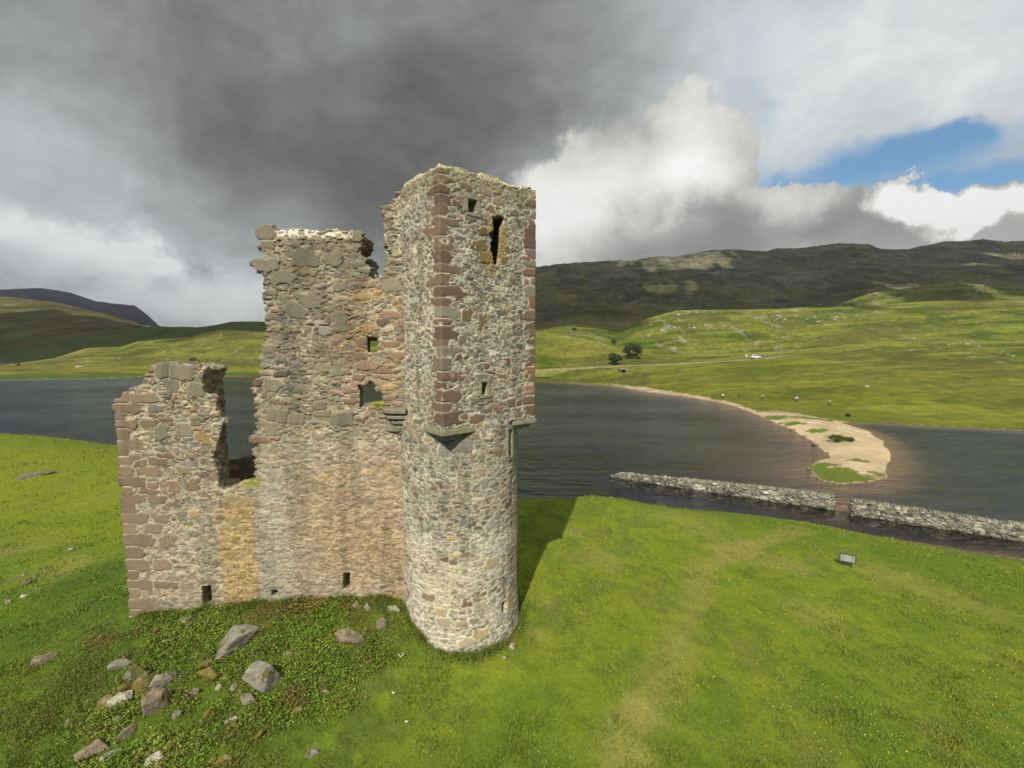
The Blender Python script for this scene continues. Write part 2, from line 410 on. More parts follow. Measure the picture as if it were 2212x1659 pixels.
# far shore, hills and mountains: crest lines at their own distances
def _line(pts):
    """pts: (px, py, Y) or (px, py, Y, None) -> arrays t=x/Y, Y, z"""
    o = []
    for px, py, Y in pts:
        p = at(px, py, Y=Y); o.append((p.x/p.y, Y, p.z))
    return np.array(sorted(o))
def _shore(pts, z=0.0):
    o = []
    for px, py in pts:
        p = at(px, py, z=z); o.append((p.x/p.y, p.y, z))
    return np.array(sorted(o))
def _off(L, dY, dz): L = L.copy(); L[:, 1] += dY; L[:, 2] += dz; return L
L0 = _shore([(-500,832),(0,820),(200,816),(330,813),(560,812),(850,815),(1155,822),(1250,828),(1320,833),(1400,847),(1480,856),(1560,870),(1640,892),(1700,905),(1760,914),(1900,913),(2000,919),(2212,929),(2700,950)])
L1 = _shore([(-500,822),(0,811),(200,808),(330,806),(560,804),(850,808),(1155,814),(1320,825),(1561,862),(1720,869),(1791,877),(1900,886),(2212,895),(2700,915)], .6)
L2 = _line([(-500,808,240),(0,796,240),(200,792,240),(560,786,240),(850,790,240),(1155,798,197),(1279,792,196),(1340,789,194),(1421,787,194),(1560,780,195),(1665,772.5,196),(1728,763,197),(1800,776,178),(2000,792,150),(2212,803,134),(2700,815,120)])
L3 = _line([(-500,780,270),(0,790,270),(118,773,280),(191,752,300),(260,749,300),(295,737,300),(410,727,305),(449,719,305),(481,711,305),(547,716,300),(700,722,290),(850,725,290),(1000,722,280),(1110,716,250),(1158,718,240),(1205,722,238),(1251,730,235),(1300,740,230),(1345,752,228),(1421,768,222),(1560,762,218),(1665,760,214),(1763,752,204),(1830,745,200),(1911,740,198),(2050,739,196),(2212,736,194),(2700,730,190)])
L4 = _off(L3, 18, -3.2)
L5 = _line([(-500,770,420),(0,765,420),(68,752,420),(191,724,420),(273,711,420),(339,704,420),(424,707,420),(465,702,420),(500,694,420),(569,694,420),(800,705,400),(1000,712,400),(1155,711,350),(1200,703,350),(1240,699,350),(1300,706,350),(1335,712,345),(1389,691,335),(1468,671,335),(1556,670,335),(1650,668,335),(1753,665,335),(1891,660,335),(2000,652,335),(2212,640,335),(2700,620,335)])
L6 = _off(L5, 26, -5)
L7 = _line([(-500,610,900),(0,642,900),(109,653,900),(219,678,900),(309,705,880),(400,722,800),(600,730,600),(1155,719,440),(1340,722,430),(1389,700,430),(1468,680,430),(1556,678,430),(1700,675,430),(1793,661,430),(1891,632,430),(1990,617,430),(2083,611,430),(2212,619,430),(2700,630,430)])
L8 = _off(L7, 40, -10); L8[:, 2] = np.maximum(L8[:, 2], 3)
L9 = _line([(-500,640,2000),(0,628,2000),(90,624,2000),(153,634,2000),(205,652,2000),(290,661,2000),(314,678,2000),(336,697,1990),(360,722,1900),(600,732,1400),(900,725,900),(1158,680,760),(1300,670,760),(1500,655,760),(1700,650,780),(1900,625,780),(2212,620,780),(2700,620,780)])
L10 = _line([(-500,735,2300),(400,735,2300),(600,735,1600),(900,700,1200),(1158,625,1050),(1300,618,1050),(1500,600,1050),(1700,590,1050),(1900,580,1050),(2212,575,1050),(2700,580,1050)])
L11 = _line([(-500,735,2600),(400,735,2600),(600,730,2000),(900,680,1500),(1100,590,1400),(1158,578,1400),(1198,573,1400),(1267,566,1400),(1360,564,1400),(1413,556,1400),(1468,555,1400),(1527,542,1400),(1600,540,1400),(1655,543,1400),(1679,537,1400),(1724,538,1400),(1763,533,1400),(1812,525,1400),(1876,529,1400),(1900,538,1400),(1960,540,1400),(2038,524,1400),(2090,522,1400),(2122,518,1400),(2171,524,1400),(2212,521,1400),(2450,535,1400),(2700,530,1400)])
L12 = _off(L11, 350, -90); L13 = _off(L11, 2600, -400); L12[:, 2] = np.maximum(L12[:, 2], 2); L13[:, 2] = 1.0
LV = [L0, L1, L2, L3, L4, L5, L6, L7, L8, L9, L10, L11, L12, L13]
def z_far(x, y):
    x = np.asarray(x, float); y = np.maximum(np.asarray(y, float), 1.0); t = x/y
    Ys = []; Zs = []
    for L in LV:
        Ys.append(np.interp(t, L[:, 0], L[:, 1])); Zs.append(np.interp(t, L[:, 0], L[:, 2]))
    for i in range(1, len(Ys)): Ys[i] = np.maximum(Ys[i], Ys[i-1]+3)
    r = np.where(y < Ys[0], np.maximum(-2.5, -(Ys[0]-y)*0.11), 0.0)
    for i in range(len(Ys)-1):
        f = (y-Ys[i])/(Ys[i+1]-Ys[i]); m = (f >= 0) & (f < 1)
        ff = np.clip(f, 0, 1)
        ff = ff*0.6+0.4*(ff*ff*(3-2*ff))
        r = np.where(m, Zs[i]+(Zs[i+1]-Zs[i])*ff, r)
    r = np.where(y >= Ys[-1], Zs[-1], r); r = np.maximum(r, -2.6)
    # small relief grows with distance and stays off the water's edge
    k = np.clip((y-Ys[0])/25, 0, 1)
    amp = np.interp(y, [90, 200, 430, 700, 1400, 2500], [.25, .9, 2.2, 13, 36, 34])
    amp = amp*np.where(t < -0.35, np.interp(y, [90, 300, 1000, 2500], [.8, .9, .35, .25]), 1)
    crest = 1-0.75*np.exp(-((y-Ys[11])/220)**2)-0.0
    n = ridged(x/60.0, y/85.0, 6)-0.5
    n2 = fbm(x/14.0, y/14.0, 2.0, 4)-0.5
    k = k*np.clip(r/2.5, 0, 1)*np.where(y < 230, np.clip((np.abs(y-Ys[2])-4)/14, 0, 1), 1)
    r = r+k*(n*amp*np.where(y > 600, crest, .8)+n2*np.minimum(amp, 1.6)*0.8*k)
    return r, Ys
# the sand spit that reaches out towards the drystone wall
SPIT = [(1560,866),(1600,882),(1650,901),(1700,923),(1745,946),(1776,973),(1790,988),(1765,997),(1748,1010),(1752,1024),(1775,1038),(1815,1047),(1868,1043),(1914,1031),(1902,1020),(1918,1006),(1922,985),(1914,965),(1900,948),(1872,932),(1835,919),(1785,907),(1734,897),(1690,886),(1620,864)]
SPITW = [(at(a, b, z=0).x, at(a, b, z=0).y) for a, b in SPIT]
def z_spit(x, y):
    m = (x > 15) & (x < 85) & (y > 40) & (y < 125)
    r = np.full(np.shape(x), -9.0)
    if np.any(m):
        d = poly_sdf(x[m], y[m], SPITW)+1.2*(fbm(x[m]/3.0, y[m]/3.0, 1, 3)-.5)
        r[m] = np.where(d < 0, np.minimum(-d*0.14, 0.45+0.03*(-d)), np.maximum(-d*0.065, -.9))
    return r
def bank_noise(x, y):
    """rough rubble-strewn slope left of the tower foot"""
    m = sstep(x, -17, -12)*(1-sstep(x, -4.5, -2.5))*sstep(y, 5, 8)*(1-sstep(y, 15.0, 15.8))
    return m*(0.34*(fbm(x*0.9, y*0.9, 3, 4)-.5)+0.22*(fbm(x*2.7, y*2.7, 7, 3)-.5))
def ground_z(x, y):
    x = np.asarray(x, float); y = np.asarray(y, float)
    zf, Ys = z_far(x, y); zk = z_knoll(x, y)
    r = np.maximum(np.where(y < 140, zk, -9), zf)
    r = np.maximum(r, z_spit(x, y))
    near = sstep(zk, 0.1, 1.0)*(y < 95)
    return r+near*(0.16*(fbm(x/4.0, y/4.0, 0, 3)-.5)+0.05*(fbm(x*1.3, y*1.3, 5, 3)-.5))+bank_noise(x, y), zf, zk, Ys
def gz(x, y): return float(ground_z(np.array([x]), np.array([y]))[0][0])
def hit(px, py, y0=4.0, y1=1500):
    """where the line of sight of a photo pixel first meets the ground"""
    d = pix_dir(px, py); Y = np.geomspace(y0, y1, 1600)
    k = Y/d.y; X = d.x*k; Z = H+d.z*k
    g = np.maximum(ground_z(X, Y)[0], -0.02)
    i = np.argmax(Z <= g)
    if Z[i] > g[i]: i = len(Y)-1
    a, b = (Y[i-1], Y[i]) if i else (Y[0], Y[0])
    f = 0.5
    if i:
        da, db = Z[i-1]-g[i-1], Z[i]-g[i]; f = da/(da-db+1e-9)
    y = a+(b-a)*f
    return Vector((d.x/d.y*y, y, H+d.z/d.y*y))

def build_ground():
    t = np.concatenate([np.linspace(-2.4, -1.3, 60, endpoint=False), np.linspace(-1.3, 1.3, 860), np.linspace(1.3, 2.4, 61)[1:]])
    Y = np.geomspace(4.0, 4200, 780)
    T, YY = np.meshgrid(t, Y, indexing='ij'); X = T*YY
    Z, zf, zk, Ys = ground_z(X, YY)
    slope_y = np.gradient(Z, axis=1)/np.gradient(YY, axis=1)
    x, y = X, YY
    # ---- colours of turf, heather, rock, sand
    n1 = fbm(x/9.0, y/9.0, 0, 4); n2 = fbm(x/2.2, y/2.2, 4, 4); n3 = fbm(x/45.0, y/60.0, 8, 4); nf = fbm(x*1.6, y*1.6, 2, 3)
    nm = fbm(x/22.0, y/9.0, 12, 5)
    G1 = np.array([.106, .162, .014]); G2 = np.array([.158, .202, .018]); G3 = np.array([.072, .122, .014]); DRY = np.array([.28, .245, .075])
    c = lerp(G1, G2, sstep(n1*.6+n2*.4, .36, .62))
    c = lerp(c, G3, sstep(nf*.5+n2*.5, .50, .64)*.75)
    c = lerp(c, G3*1.1, sstep(fbm(x*.9, y*.9, 31, 4), .54, .66)*.5)
    c = lerp(c, DRY*.8, sstep(n2*.6+nf*.4, .56, .72)*.35)
    def P(pts): return [(hit(a, b).x, hit(a, b).y) for a, b in pts]
    # trodden path and dry patches on the knoll
    pathp = P([(1335,1655),(1385,1560),(1450,1450),(1490,1330),(1508,1235),(1580,1195),(1680,1160),(1738,1143)])
    dd = np.full(x.shape, 99.0)
    mk = (y < 60) & (x > -25)
    for a, b in zip(pathp[:-1], pathp[1:]):
        a = np.array(a); b = np.array(b); e = b-a; tt = np.clip(((x[mk]-a[0])*e[0]+(y[mk]-a[1])*e[1])/(e@e), 0, 1)
        dd[mk] = np.minimum(dd[mk], np.hypot(x[mk]-a[0]-e[0]*tt, y[mk]-a[1]-e[1]*tt))
    pm = (1-sstep(dd+1.6*(n2-.5)+1.0*(nf-.5), -.1, 1.0))*(.50+.5*(nf-.4))
    c = lerp(c, DRY*.92, pm)
    for (px, py, r, k) in [(1390,1540,.7,.6),(1350,1640,1.2,.5),(1290,1200,2.2,.35),(1180,1300,.8,.4),(1160,1370,.7,.5),(1700,1215,2.0,.5),(2050,1290,3.0,.35),(1770,1330,1.6,.3),(1250,1150,1.6,.45),(1900,1240,3,.35),
                           (60,1180,2.5,.35),(120,1230,2.0,.45),(200,1080,3,.3),(1480,1120,5,.25),(1600,1200,2.5,.3)]:
        p = hit(px, py); q = np.hypot(x-p.x, y-p.y)+1.5*(n2-.5)*r
        c = lerp(c, DRY, (1-sstep(q, r*.2, r))*k)
    for (px, py, r, k) in [(225,1250,3.0,.8),(190,1330,2.6,.7),(240,1400,2.0,.7),(100,1340,3.0,.45),(300,1600,2.5,.3)]:
        p = hit(px, py); q = np.hypot(x-p.x, y-p.y)+1.2*(n2-.5)*r
        c = lerp(c, np.array([.05, .095, .012]), (1-sstep(q, r*.2, r))*k)
    yellower = (y > 24) & (y < 70) & (x < -14)
    c = lerp(c, G2*np.array([1.15, 1.05, .9]), yellower*.5)  # yellower turf over the field left of the castle
    bank = sstep(x, -17, -13)*(1-sstep(x, -4.5, -2.2))*sstep(y, 4, 7)*(1-sstep(y, 15.5, 16.2))
    c = lerp(c, np.array([.075, .105, .018]), bank*(.35+.4*sstep(nf, .4, .6)))
    # bare trodden soil inside the ruin
    soil = (x > -13.5) & (x < -3) & (y > 16.5) & (y < 23); c = lerp(c, np.array([.10, .085, .045]), soil*.7)
    # far land
    far = zf > zk
    t_ = x/y
    fg = lerp(np.array([.062, .094, .009]), np.array([.140, .165, .018]), sstep(nm, .40, .60))
    fg = lerp(fg, np.array([.062, .092, .012]), sstep(n2*.4+n1*.6, .52, .64)*.65)
    fg = lerp(fg, np.array([.15, .125, .035]), sstep(n3, .5, .66)*.5)
    fg = lerp(fg, np.array([.20, .205, .035]), sstep(fbm(x/30, y/5.0, 3, 4), .54, .66)*.6)
    fg = lerp(fg, np.array([.055, .075, .012]), sstep(fbm(x/18, y/3.0, 13, 5, .6), .54, .66)*.6)
    fg = lerp(fg, np.array([.10, .085, .03]), sstep(fbm(x/9, y/4.0, 23, 5, .6), .58, .68)*.5)
    L = lambda i: Ys[i]
    fg = lerp(fg, np.array([.055, .11, .010]), ((t_ < -.3) & (y < L(0)+12))*.8)
    fg = lerp(fg, np.array([.17, .18, .020]), ((t_ < -.3) & (y > L(1)+2) & (y < L(2)-6))*.7*sstep(nm, .4, .55))
    yel = (t_ > .3) & (y < L(2)-8); fg = lerp(fg, np.array([.165, .185, .016]), yel*.4)
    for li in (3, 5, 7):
        fg = lerp(fg, np.array([.215, .225, .04]), np.exp(-((y-L(li)+3)/np.where(t_ > 0, 7., 5.))**2)*(zf > 2)*(y < 470)*.6)  # drier grass, with the crest highlight put into its colour
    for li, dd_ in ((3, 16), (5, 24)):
        fg = lerp(fg, np.array([.060, .088, .012]), np.exp(-((y-L(li)-dd_)/8.)**2)*.6)  # hollows behind the crests darkened in the colour for contrast
    # moor and mountain
    moor = lerp(np.array([.085, .072, .022]), np.array([.105, .092, .026]), sstep(n3, .4, .6))
    fg = lerp(fg, moor, sstep(y, 430, 520)*(.9))
    lm = (t_ < -.3)
    fg = lerp(fg, np.array([.05, .075, .016]), (lm & (y > L(4)) & (y < L(6)+40))*.75)
    fg = lerp(fg, lerp(np.array([.12, .095, .03]), np.array([.10, .115, .022]), sstep(nm, .4, .6)), (lm & (y > L(6)+40) & (y < L(8)))*.9)
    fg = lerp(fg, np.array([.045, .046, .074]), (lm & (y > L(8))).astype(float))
    mt = (t_ > -.1)*sstep(y, 480, 620)
    fg = lerp(fg, lerp(np.array([.072, .080, .020]), np.array([.140, .136, .036]), sstep(fbm(x/70, y/120, 1, 5), .4, .6)), mt)
    # bare rock: outcrop bands
    rk = np.zeros(x.shape)
    rn = fbm(x/5.0, y/9.0, 21, 5, .65)
    for (px, py, rx, ry, k) in [(1680,694,100,14,.62),(1790,690,60,12,.55),(1450,712,60,13,.6),(1395,720,30,7,.5),(1560,702,90,10,.42),(2000,645,110,14,.42),(1890,640,80,14,.45),(2140,622,100,14,.45),(1400,690,30,8,.5),
                                (1500,676,50,8,.5),(1460,712,40,10,.55),(2030,745,30,8,.5),(2100,752,90,10,.5),(1720,748,30,6,.5),(1620,728,60,7,.3),(2180,770,60,12,.4),(1830,667,100,8,.35),(1960,660,90,8,.35),(1240,702,70,7,.5),(1330,742,70,5,.35),
                                (1400,755,50,5,.4),(1620,754,90,5,.4),(330,762,30,6,.45),(110,769,30,5,.4),(560,772,60,5,.3),(175,791,10,2,.6),(1510,757,40,4,.35)]:
        # evaluated on the ground positions those pixels see
        p = hit(px, py, 60); D = p.y; q = np.hypot((x/y-p.x/p.y)/(rx/F), (y-D)/(max(ry, 4)*D*D/(F*30)+8))
        rk = np.maximum(rk, np.exp(-q*q)*k)
    rk = rk*(y > 150)
    rock = sstep(rn+rk*.20, .70, .79)*(rk > .05)*.38
    scat = sstep(fbm(x/3.0, y/6.0, 33, 4, .6), .72, .76)*(y > 230)*(zf > 3)*.3
    rock = np.maximum(rock, scat)
    mr_ = sstep(ridged(x/30.0, y/60.0, 5, .75)*.5+fbm(x/9.0, y/26.0, 5, 5, .75)*.5+0.12*sstep(Z, 80, 200)-.04*sstep(fbm(x/120, y/160, 6, 3), .55, .4), .585, .73)*mt*.65
    rock = np.maximum(rock, mr_); rock = np.maximum(rock, lm*(y > 600)*(y < L(8))*sstep(fbm(x/26, y/60, 9, 4), .66, .70)*.6)
    rc = lerp(np.array([.30, .29, .25]), np.array([.42, .41, .36]), sstep(nf, .4, .6)); rc = lerp(rc, np.array([.20, .192, .168]), (y > 600)*1.0)
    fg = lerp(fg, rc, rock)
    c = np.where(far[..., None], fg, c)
    # shores: sand on the far beach and spit, peaty bed under water
    zs = z_spit(x, y)
    sandc = lerp(np.array([.40, .315, .20]), np.array([.50, .40, .26]), sstep(n2, .3, .7))
    tt_ = x/y
    beach = (far & (tt_ > .2) & (Z < .36*(1-sstep(tt_, .40, .56))+.25*(n2-.3)) & (y > 70))*(1-sstep(tt_, .56, .60))
    c = lerp(c, sandc, beach*sstep(tt_+.1*n1, .22, .34)*.9)
    c = lerp(c, sandc, (zs > -0.6)*(zs >= Z-.15)*(1-sstep(y+5*(nf-.5), 97, 103)*(zf > .02)))
    for (px, py, rx, ry) in [(1768,932,26,4),(1817,949,25,6),(1715,915,26,4),(1672,901,30,4),(1785,1003,26,7),(1812,1026,66,23),(1872,1034,52,13),(1775,1012,30,22),(1856,996,26,4),(1895,1020,22,4),(1752,905,50,4)]:
        p = at(px, py, z=.3); s2 = F/p.y
        q = np.hypot((x-p.x)*s2/rx, (y-p.y)*s2*((H-.3)/p.y)/ry)+1.3*(nf-.5)
        c = lerp(c, np.array([.105, .155, .018]), (1-sstep(q, .75, 1.05))*(Z > -0.05))
    strand = (~far) & (Z < .45) & (Z > -.1) & (y > 25); c = lerp(c, np.array([.10, .115, .03]), strand*.6)
    dep = np.clip(-Z, 0, 3)
    bed = lerp(np.array([.62, .40, .22]), np.array([.009, .011, .017]), np.clip(1-np.exp(-dep*3.6), 0, 1))  # light absorbed by deepening water is put into the bed colour
    inner = sstep(tt_, .66, .76)*((y > 42) & (y < 110))
    bed = lerp(bed, np.array([.050, .058, .066]), inner*sstep(dep, .08, .32)*.95)
    gp = at(1822, 1084, z=0); gb = np.exp(-((x-gp.x)/3.4)**2-((y-gp.y)/2.6)**2); bed = lerp(bed, np.array([.60, .36, .17]), np.clip(gb*1.2, 0, 1)*.85)
    wb = np.exp(-((x-at(1690, 985, z=0).x)/9.)**2-((y-at(1690, 985, z=0).y)/16.)**2); bed = lerp(bed, np.array([.24, .17, .12]), wb*.45)
    weed = (1-sstep(dd*0+np.hypot((x-24)/7., (y-40.5)/1.3), .7, 1.1)); bed = lerp(bed, np.array([.05, .055, .02]), weed*.7)
    c = np.where((Z < 0)[..., None], bed, c)
    V = np.stack([X, YY, Z], -1).reshape(-1, 3); C = c.reshape(-1, 3)
    nt, ny = T.shape
    ids = np.arange(nt*ny).reshape(nt, ny)
    def quads(i0, i1, j0, j1):
        a = ids[i0:i1, j0:j1]
        q = np.stack([a[:-1, :-1], a[1:, :-1], a[1:, 1:], a[:-1, 1:]], -1).reshape(-1, 4)
        return q
    def piece(name, q, kind='structure', m=M_GROUND):
        u, inv = np.unique(q, return_inverse=True)
        o = mesh_np(name, V[u], inv.reshape(q.shape), m, None, C[u]); tag(o, kind=kind); return o
    jc = int(np.argmin(abs(Y-520))); ic = int(np.argmin(abs(t+0.25)))
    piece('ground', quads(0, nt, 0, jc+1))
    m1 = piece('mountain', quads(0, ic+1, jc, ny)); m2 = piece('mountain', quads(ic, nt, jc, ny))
    tag(m1, 'low moorland and purple mountain beyond the left shore'); tag(m2, 'long rocky mountain ridge behind the green hills')
build_ground()

def build_water():
    m = bpy.data.materials.new('loch_water'); m.use_nodes = True; t = NT(m.node_tree); m.node_tree.nodes.clear()
    g = t.n('ShaderNodeNewGeometry')
    mp = t.n('ShaderNodeMapping'); t.link(g.outputs['Position'], mp.inputs[0]); mp.inputs['Rotation'].default_value = (0, 0, math.radians(14)); mp.inputs['Scale'].default_value = (.55, 1.25, 1)
    a = t.noise(mp.outputs[0], 1.5, 4, .62, .6); b = t.noise(mp.outputs[0], .38, 3, .5, .3); c = t.noise(mp.outputs[0], 5.0, 3, .6, .3)
    mp2 = t.n('ShaderNodeMapping'); t.link(g.outputs['Position'], mp2.inputs[0]); mp2.inputs['Rotation'].default_value = (0, 0, math.radians(-8)); mp2.inputs['Scale'].default_value = (.35, 1.3, 1)
    d = t.noise(mp2.outputs[0], .16, 4, .6, .4)
    big = t.noise(mp2.outputs[0], .035, 4, .6)
    hgt = t.math('ADD', t.math('ADD', t.math('MULTIPLY', a, .26), t.math('MULTIPLY', b, .85)), t.math('ADD', t.math('MULTIPLY', c, .05), t.math('MULTIPLY', d, 1.5)))
    bp = t.n('ShaderNodeBump'); t.put(bp.inputs['Strength'], t.mr(big, .35, .65, .45, 1.0)); bp.inputs['Distance'].default_value = 1.0; t.link(hgt, bp.inputs['Height'])
    gl = t.n('ShaderNodeBsdfGlossy'); gl.inputs['Roughness'].default_value = .10; gl.inputs['Color'].default_value = (.78, .85, 1, 1); t.link(bp.outputs[0], gl.inputs['Normal'])
    tr = t.n('ShaderNodeBsdfTransparent'); tr.inputs['Color'].default_value = (.80, .78, .76, 1)
    fr = t.n('ShaderNodeFresnel'); fr.inputs['IOR'].default_value = 1.333; t.link(bp.outputs[0], fr.inputs['Normal'])
    ms = t.n('ShaderNodeMixShader'); t.link(fr.outputs[0], ms.inputs[0]); t.link(tr.outputs[0], ms.inputs[1]); t.link(gl.outputs[0], ms.inputs[2])
    o = t.n('ShaderNodeOutputMaterial'); t.link(ms.outputs[0], o.inputs[0])
    S = 6000
    ob = mesh_np('loch', [(-S, -S, 0), (S, -S, 0), (S, S, 0), (-S, S, 0)], [(0, 1, 2, 3)], m); tag(ob, kind='structure')
    # the deep bed everywhere else
    mb = mat_plain('deep_peat', (.013, .014, .018))
    ob = mesh_np('lake_bed', [(-S, -S, -4), (S, -S, -4), (S, S, -4), (-S, S, -4)], [(0, 1, 2, 3)], mb); tag(ob, kind='structure')
build_water()
#--PART3--
# ------------------------------------------------------------------ the ruined tower house
YW = 15.9                                         # plane of the long front wall
castle = empty('castle_ruin', (-6.0, 17.0, 5.6)); tag(castle, 'tall roofless stone castle ruin with a round stair tower on the grassy mound', 'castle')
CI = Matrix.Translation((6.0, -17.0, -5.6))       # world -> castle frame
PAL = dict(grey=(.225, .215, .165), green=(.205, .205, .145), brown=(.235, .195, .13), buff=(.32, .27, .175), red=(.20, .14, .09), redl=(.265, .195, .12),
           dark=(.13, .125, .10), ochre=(.42, .28, .10), pale=(.40, .37, .29), rust=(.36, .15, .07))
def mixcols(rng, n, table):
    names = list(table); p = np.array([table[k] for k in names], float); p /= p.sum()
    ix = rng.choice(len(names), n, p=p)
    c = np.array([PAL[k] for k in names])[ix]
    return c*rng.uniform(.72, 1.3, (n, 1))*rng.uniform(.94, 1.06, (n, 3))
def front(pts): return [(at(a, b, Y=YW).x, at(a, b, Y=YW).z) for a, b in pts]

OUT = front([(288,1440),(285,1345),(279,1270),(272,1180),(262,1060),(257,960),(251,905),(247,864),(264,860),(265,848),(278,846),(278,836),(301,832),(311,822),(311,809),(325,801),(326,789),
    (347,787),(348,784),(380,784),(412,787),(428,789),(440,793),(445,800),(438,811),(436,822),(436,850),(456,855),(468,861),(466,887),(476,900),(490,912),(479,918),(477,937),(470,953),(467,965),(463,981),(456,990),
    (463,998),(468,1012),(473,1034),(472,1052),(477,1060),(500,1060),(512,1050),(518,1041),(545,1036),(549,1030),(548,990),(556,959),(539,952),(540,946),(556,943),(547,932),(556,905),(550,893),(552,870),(550,851),(539,843),(541,838),(551,838),(552,826),(566,801),(560,776),(571,751),
    (571,734),(575,697),(570,656),(565,619),(571,597),(550,579),(549,569),(562,566),(574,564),(567,547),(562,528),(573,522),(561,510),(558,499),(574,491),(600,494),(643,493),(693,499),(728,494),(750,501),(777,504),(783,516),(778,536),(768,547),(787,552),
    (795,566),(794,585),(801,602),(811,607),(831,597),(831,563),(837,547),(837,532),(825,527),(837,518),(834,485),(824,464),(831,444),(846,434),(858,424),(856,415),(875,404),(905,392),(925,392),(930,1440)])
WIN1 = front([(794,730),(815,730),(815,760),(794,761)])
WIN2 = front([(771,832),(796,832),(797,823),(803,823),(809,833),(809,847),(824,848),(827,867),(788,871),(777,883),(777,862),(778,845)])
SLITS = [front(p) for p in ([(436,1266),(456,1265),(457,1308),(437,1309)], [(586,1275),(599,1276),(599,1288),(586,1288)], [(741,1238),(756,1238),(755,1272),(741,1273)])]
def wx(px, py=850): return at(px, py, Y=YW).x
def wz(py, px=700): return at(px, py, Y=YW).z

def wall_field(X, Y, Z):
    x2 = X[:, 0, :]+0*Z[0]; z2 = Z[0, :, :]+0*X[:, 0]
    x2, z2 = np.broadcast_arrays(X[:, 0, :], Z[0, :, :])
    d = poly_sdf(x2, z2, OUT)
    d = np.maximum(d, -poly_sdf(x2, z2, WIN1)); d = np.maximum(d, -poly_sdf(x2, z2, WIN2))
    batter = np.maximum(0, (9.5-Z)*0.0)
    wav = 0.05*(fbm(X*.5, 0, Z*.5, 3)-.5)
    return np.abs(Y-(YW+.625))-(.625)+wav-batter, d[:, None, :]
def wall_hard(X, Y, Z):
    x2, z2 = np.broadcast_arrays(X[:, 0, :], Z[0, :, :])
    d = np.full(x2.shape, 9.0)
    for s in SLITS: d = np.minimum(d, poly_sdf(x2, z2, s))
    f = -np.maximum(d[:, None, :], Y-(YW+1.05))
    nb_ = .14*(fbm(X*3, Y*3, Z*4, 3)-.5)
    back = np.maximum(np.maximum(wx(437)-X, X-wx(535)), (YW+.34)-Y)+nb_
    f = np.maximum(f, -np.maximum(back, np.abs(Z-.5*(wz(850)+wz(1056)))-.5*(wz(850)-wz(1056))))
    for W_, kx in ((WIN1, .235), (WIN2, .24)):
        for dep in np.arange(-.2, 1.5, .1):
            hole = poly_sdf(x2+kx*max(dep, 0), z2+.09*max(dep, 0), W_)[:, None, :]
            f = np.maximum(f, -np.maximum(hole, np.abs(Y-(YW+.12+dep-.05))-.09))
    return f
XA, XB = at(247, 860, Y=YW).x, at(285, 1335, Y=YW).x
def wall_seeds():
    o = []; r = np.random.RandomState(3); z = 5.2; k = 0
    while z < 14.0:                                  # corner slabs at the left end
        hh = r.uniform(.13, .24); x0 = np.interp(z, [6, 14], [XB, XA]); L = (.62 if k % 2 else .34)*r.uniform(.8, 1.3)
        o.append(((x0+L*.55, YW+.2, z+hh), L*.62, .35, hh, 1)); z += 2*hh; k += 1
        if r.rand() < .5: o.append(((x0+L*1.3+.5, YW+.15, z-hh), r.uniform(.25, .4), .25, hh*.8, 1))
    for (px, py, a, c, kd) in [(782,640,.42,.13,3),(795,710,.42,.14,3),(775,712,.2,.1,3),(775,680,.35,.1,2),(782,742,.24,.2,2),(842,742,.44,.14,2),(860,770,.3,.15,2),(778,768,.26,.16,2),(795,790,.5,.16,2),(830,800,.3,.12,2),
                               (757,842,.36,.11,2),(757,866,.36,.11,2),(838,858,.4,.12,2),(840,838,.3,.12,3),(850,890,.4,.10,2),(775,814,.3,.12,2),(830,815,.3,.1,2),(838,680,.35,.16,2),(875,700,.3,.12,2),(802,612,.22,.17,2),(845,615,.5,.22,4),
                               (570,500,.5,.26,4),(575,573,.55,.26,4),(575,530,.4,.16,4),(770,512,.3,.22,4),(735,620,.24,.2,4),(700,713,.26,.22,5),(722,688,.22,.3,4),(560,950,.7,.13,2),(590,946,.35,.10,2),(600,900,.6,.28,4),(585,925,.4,.34,4),(640,905,.5,.22,4),
                               (640,670,.5,.3,4),(580,755,.3,.22,4),(590,830,.5,.25,4),(730,690,.45,.3,4),(670,650,.55,.3,4),(610,600,.5,.28,4),(660,560,.6,.3,4),(720,560,.45,.25,4),
                               (355,985,.4,.14,1),(300,1000,.45,.2,1),(330,1050,.3,.2,2),(415,1048,.34,.24,2),(375,1050,.32,.24,2),(440,945,.42,.17,3),(395,930,.4,.3,4),(350,930,.35,.3,4),(390,805,.6,.3,4),(350,800,.35,.3,4),(420,840,.4,.26,4),(370,830,.35,.24,4),
                               (418,1110,.2,.16,3),(390,1115,.28,.22,4),(565,1115,.2,.11,1),(748,1228,.45,.08,4),(592,1268,.5,.07,4),(446,1256,.5,.08,4),(700,1030,.3,.12,3),(650,1060,.26,.16,4),
                               (740,905,.55,.28,4),(690,880,.4,.2,4)]:
        p = at(px, py, Y=YW); o.append(((p.x, YW+.12, p.z), a*.62, .34, c*.72, kd))
    return o
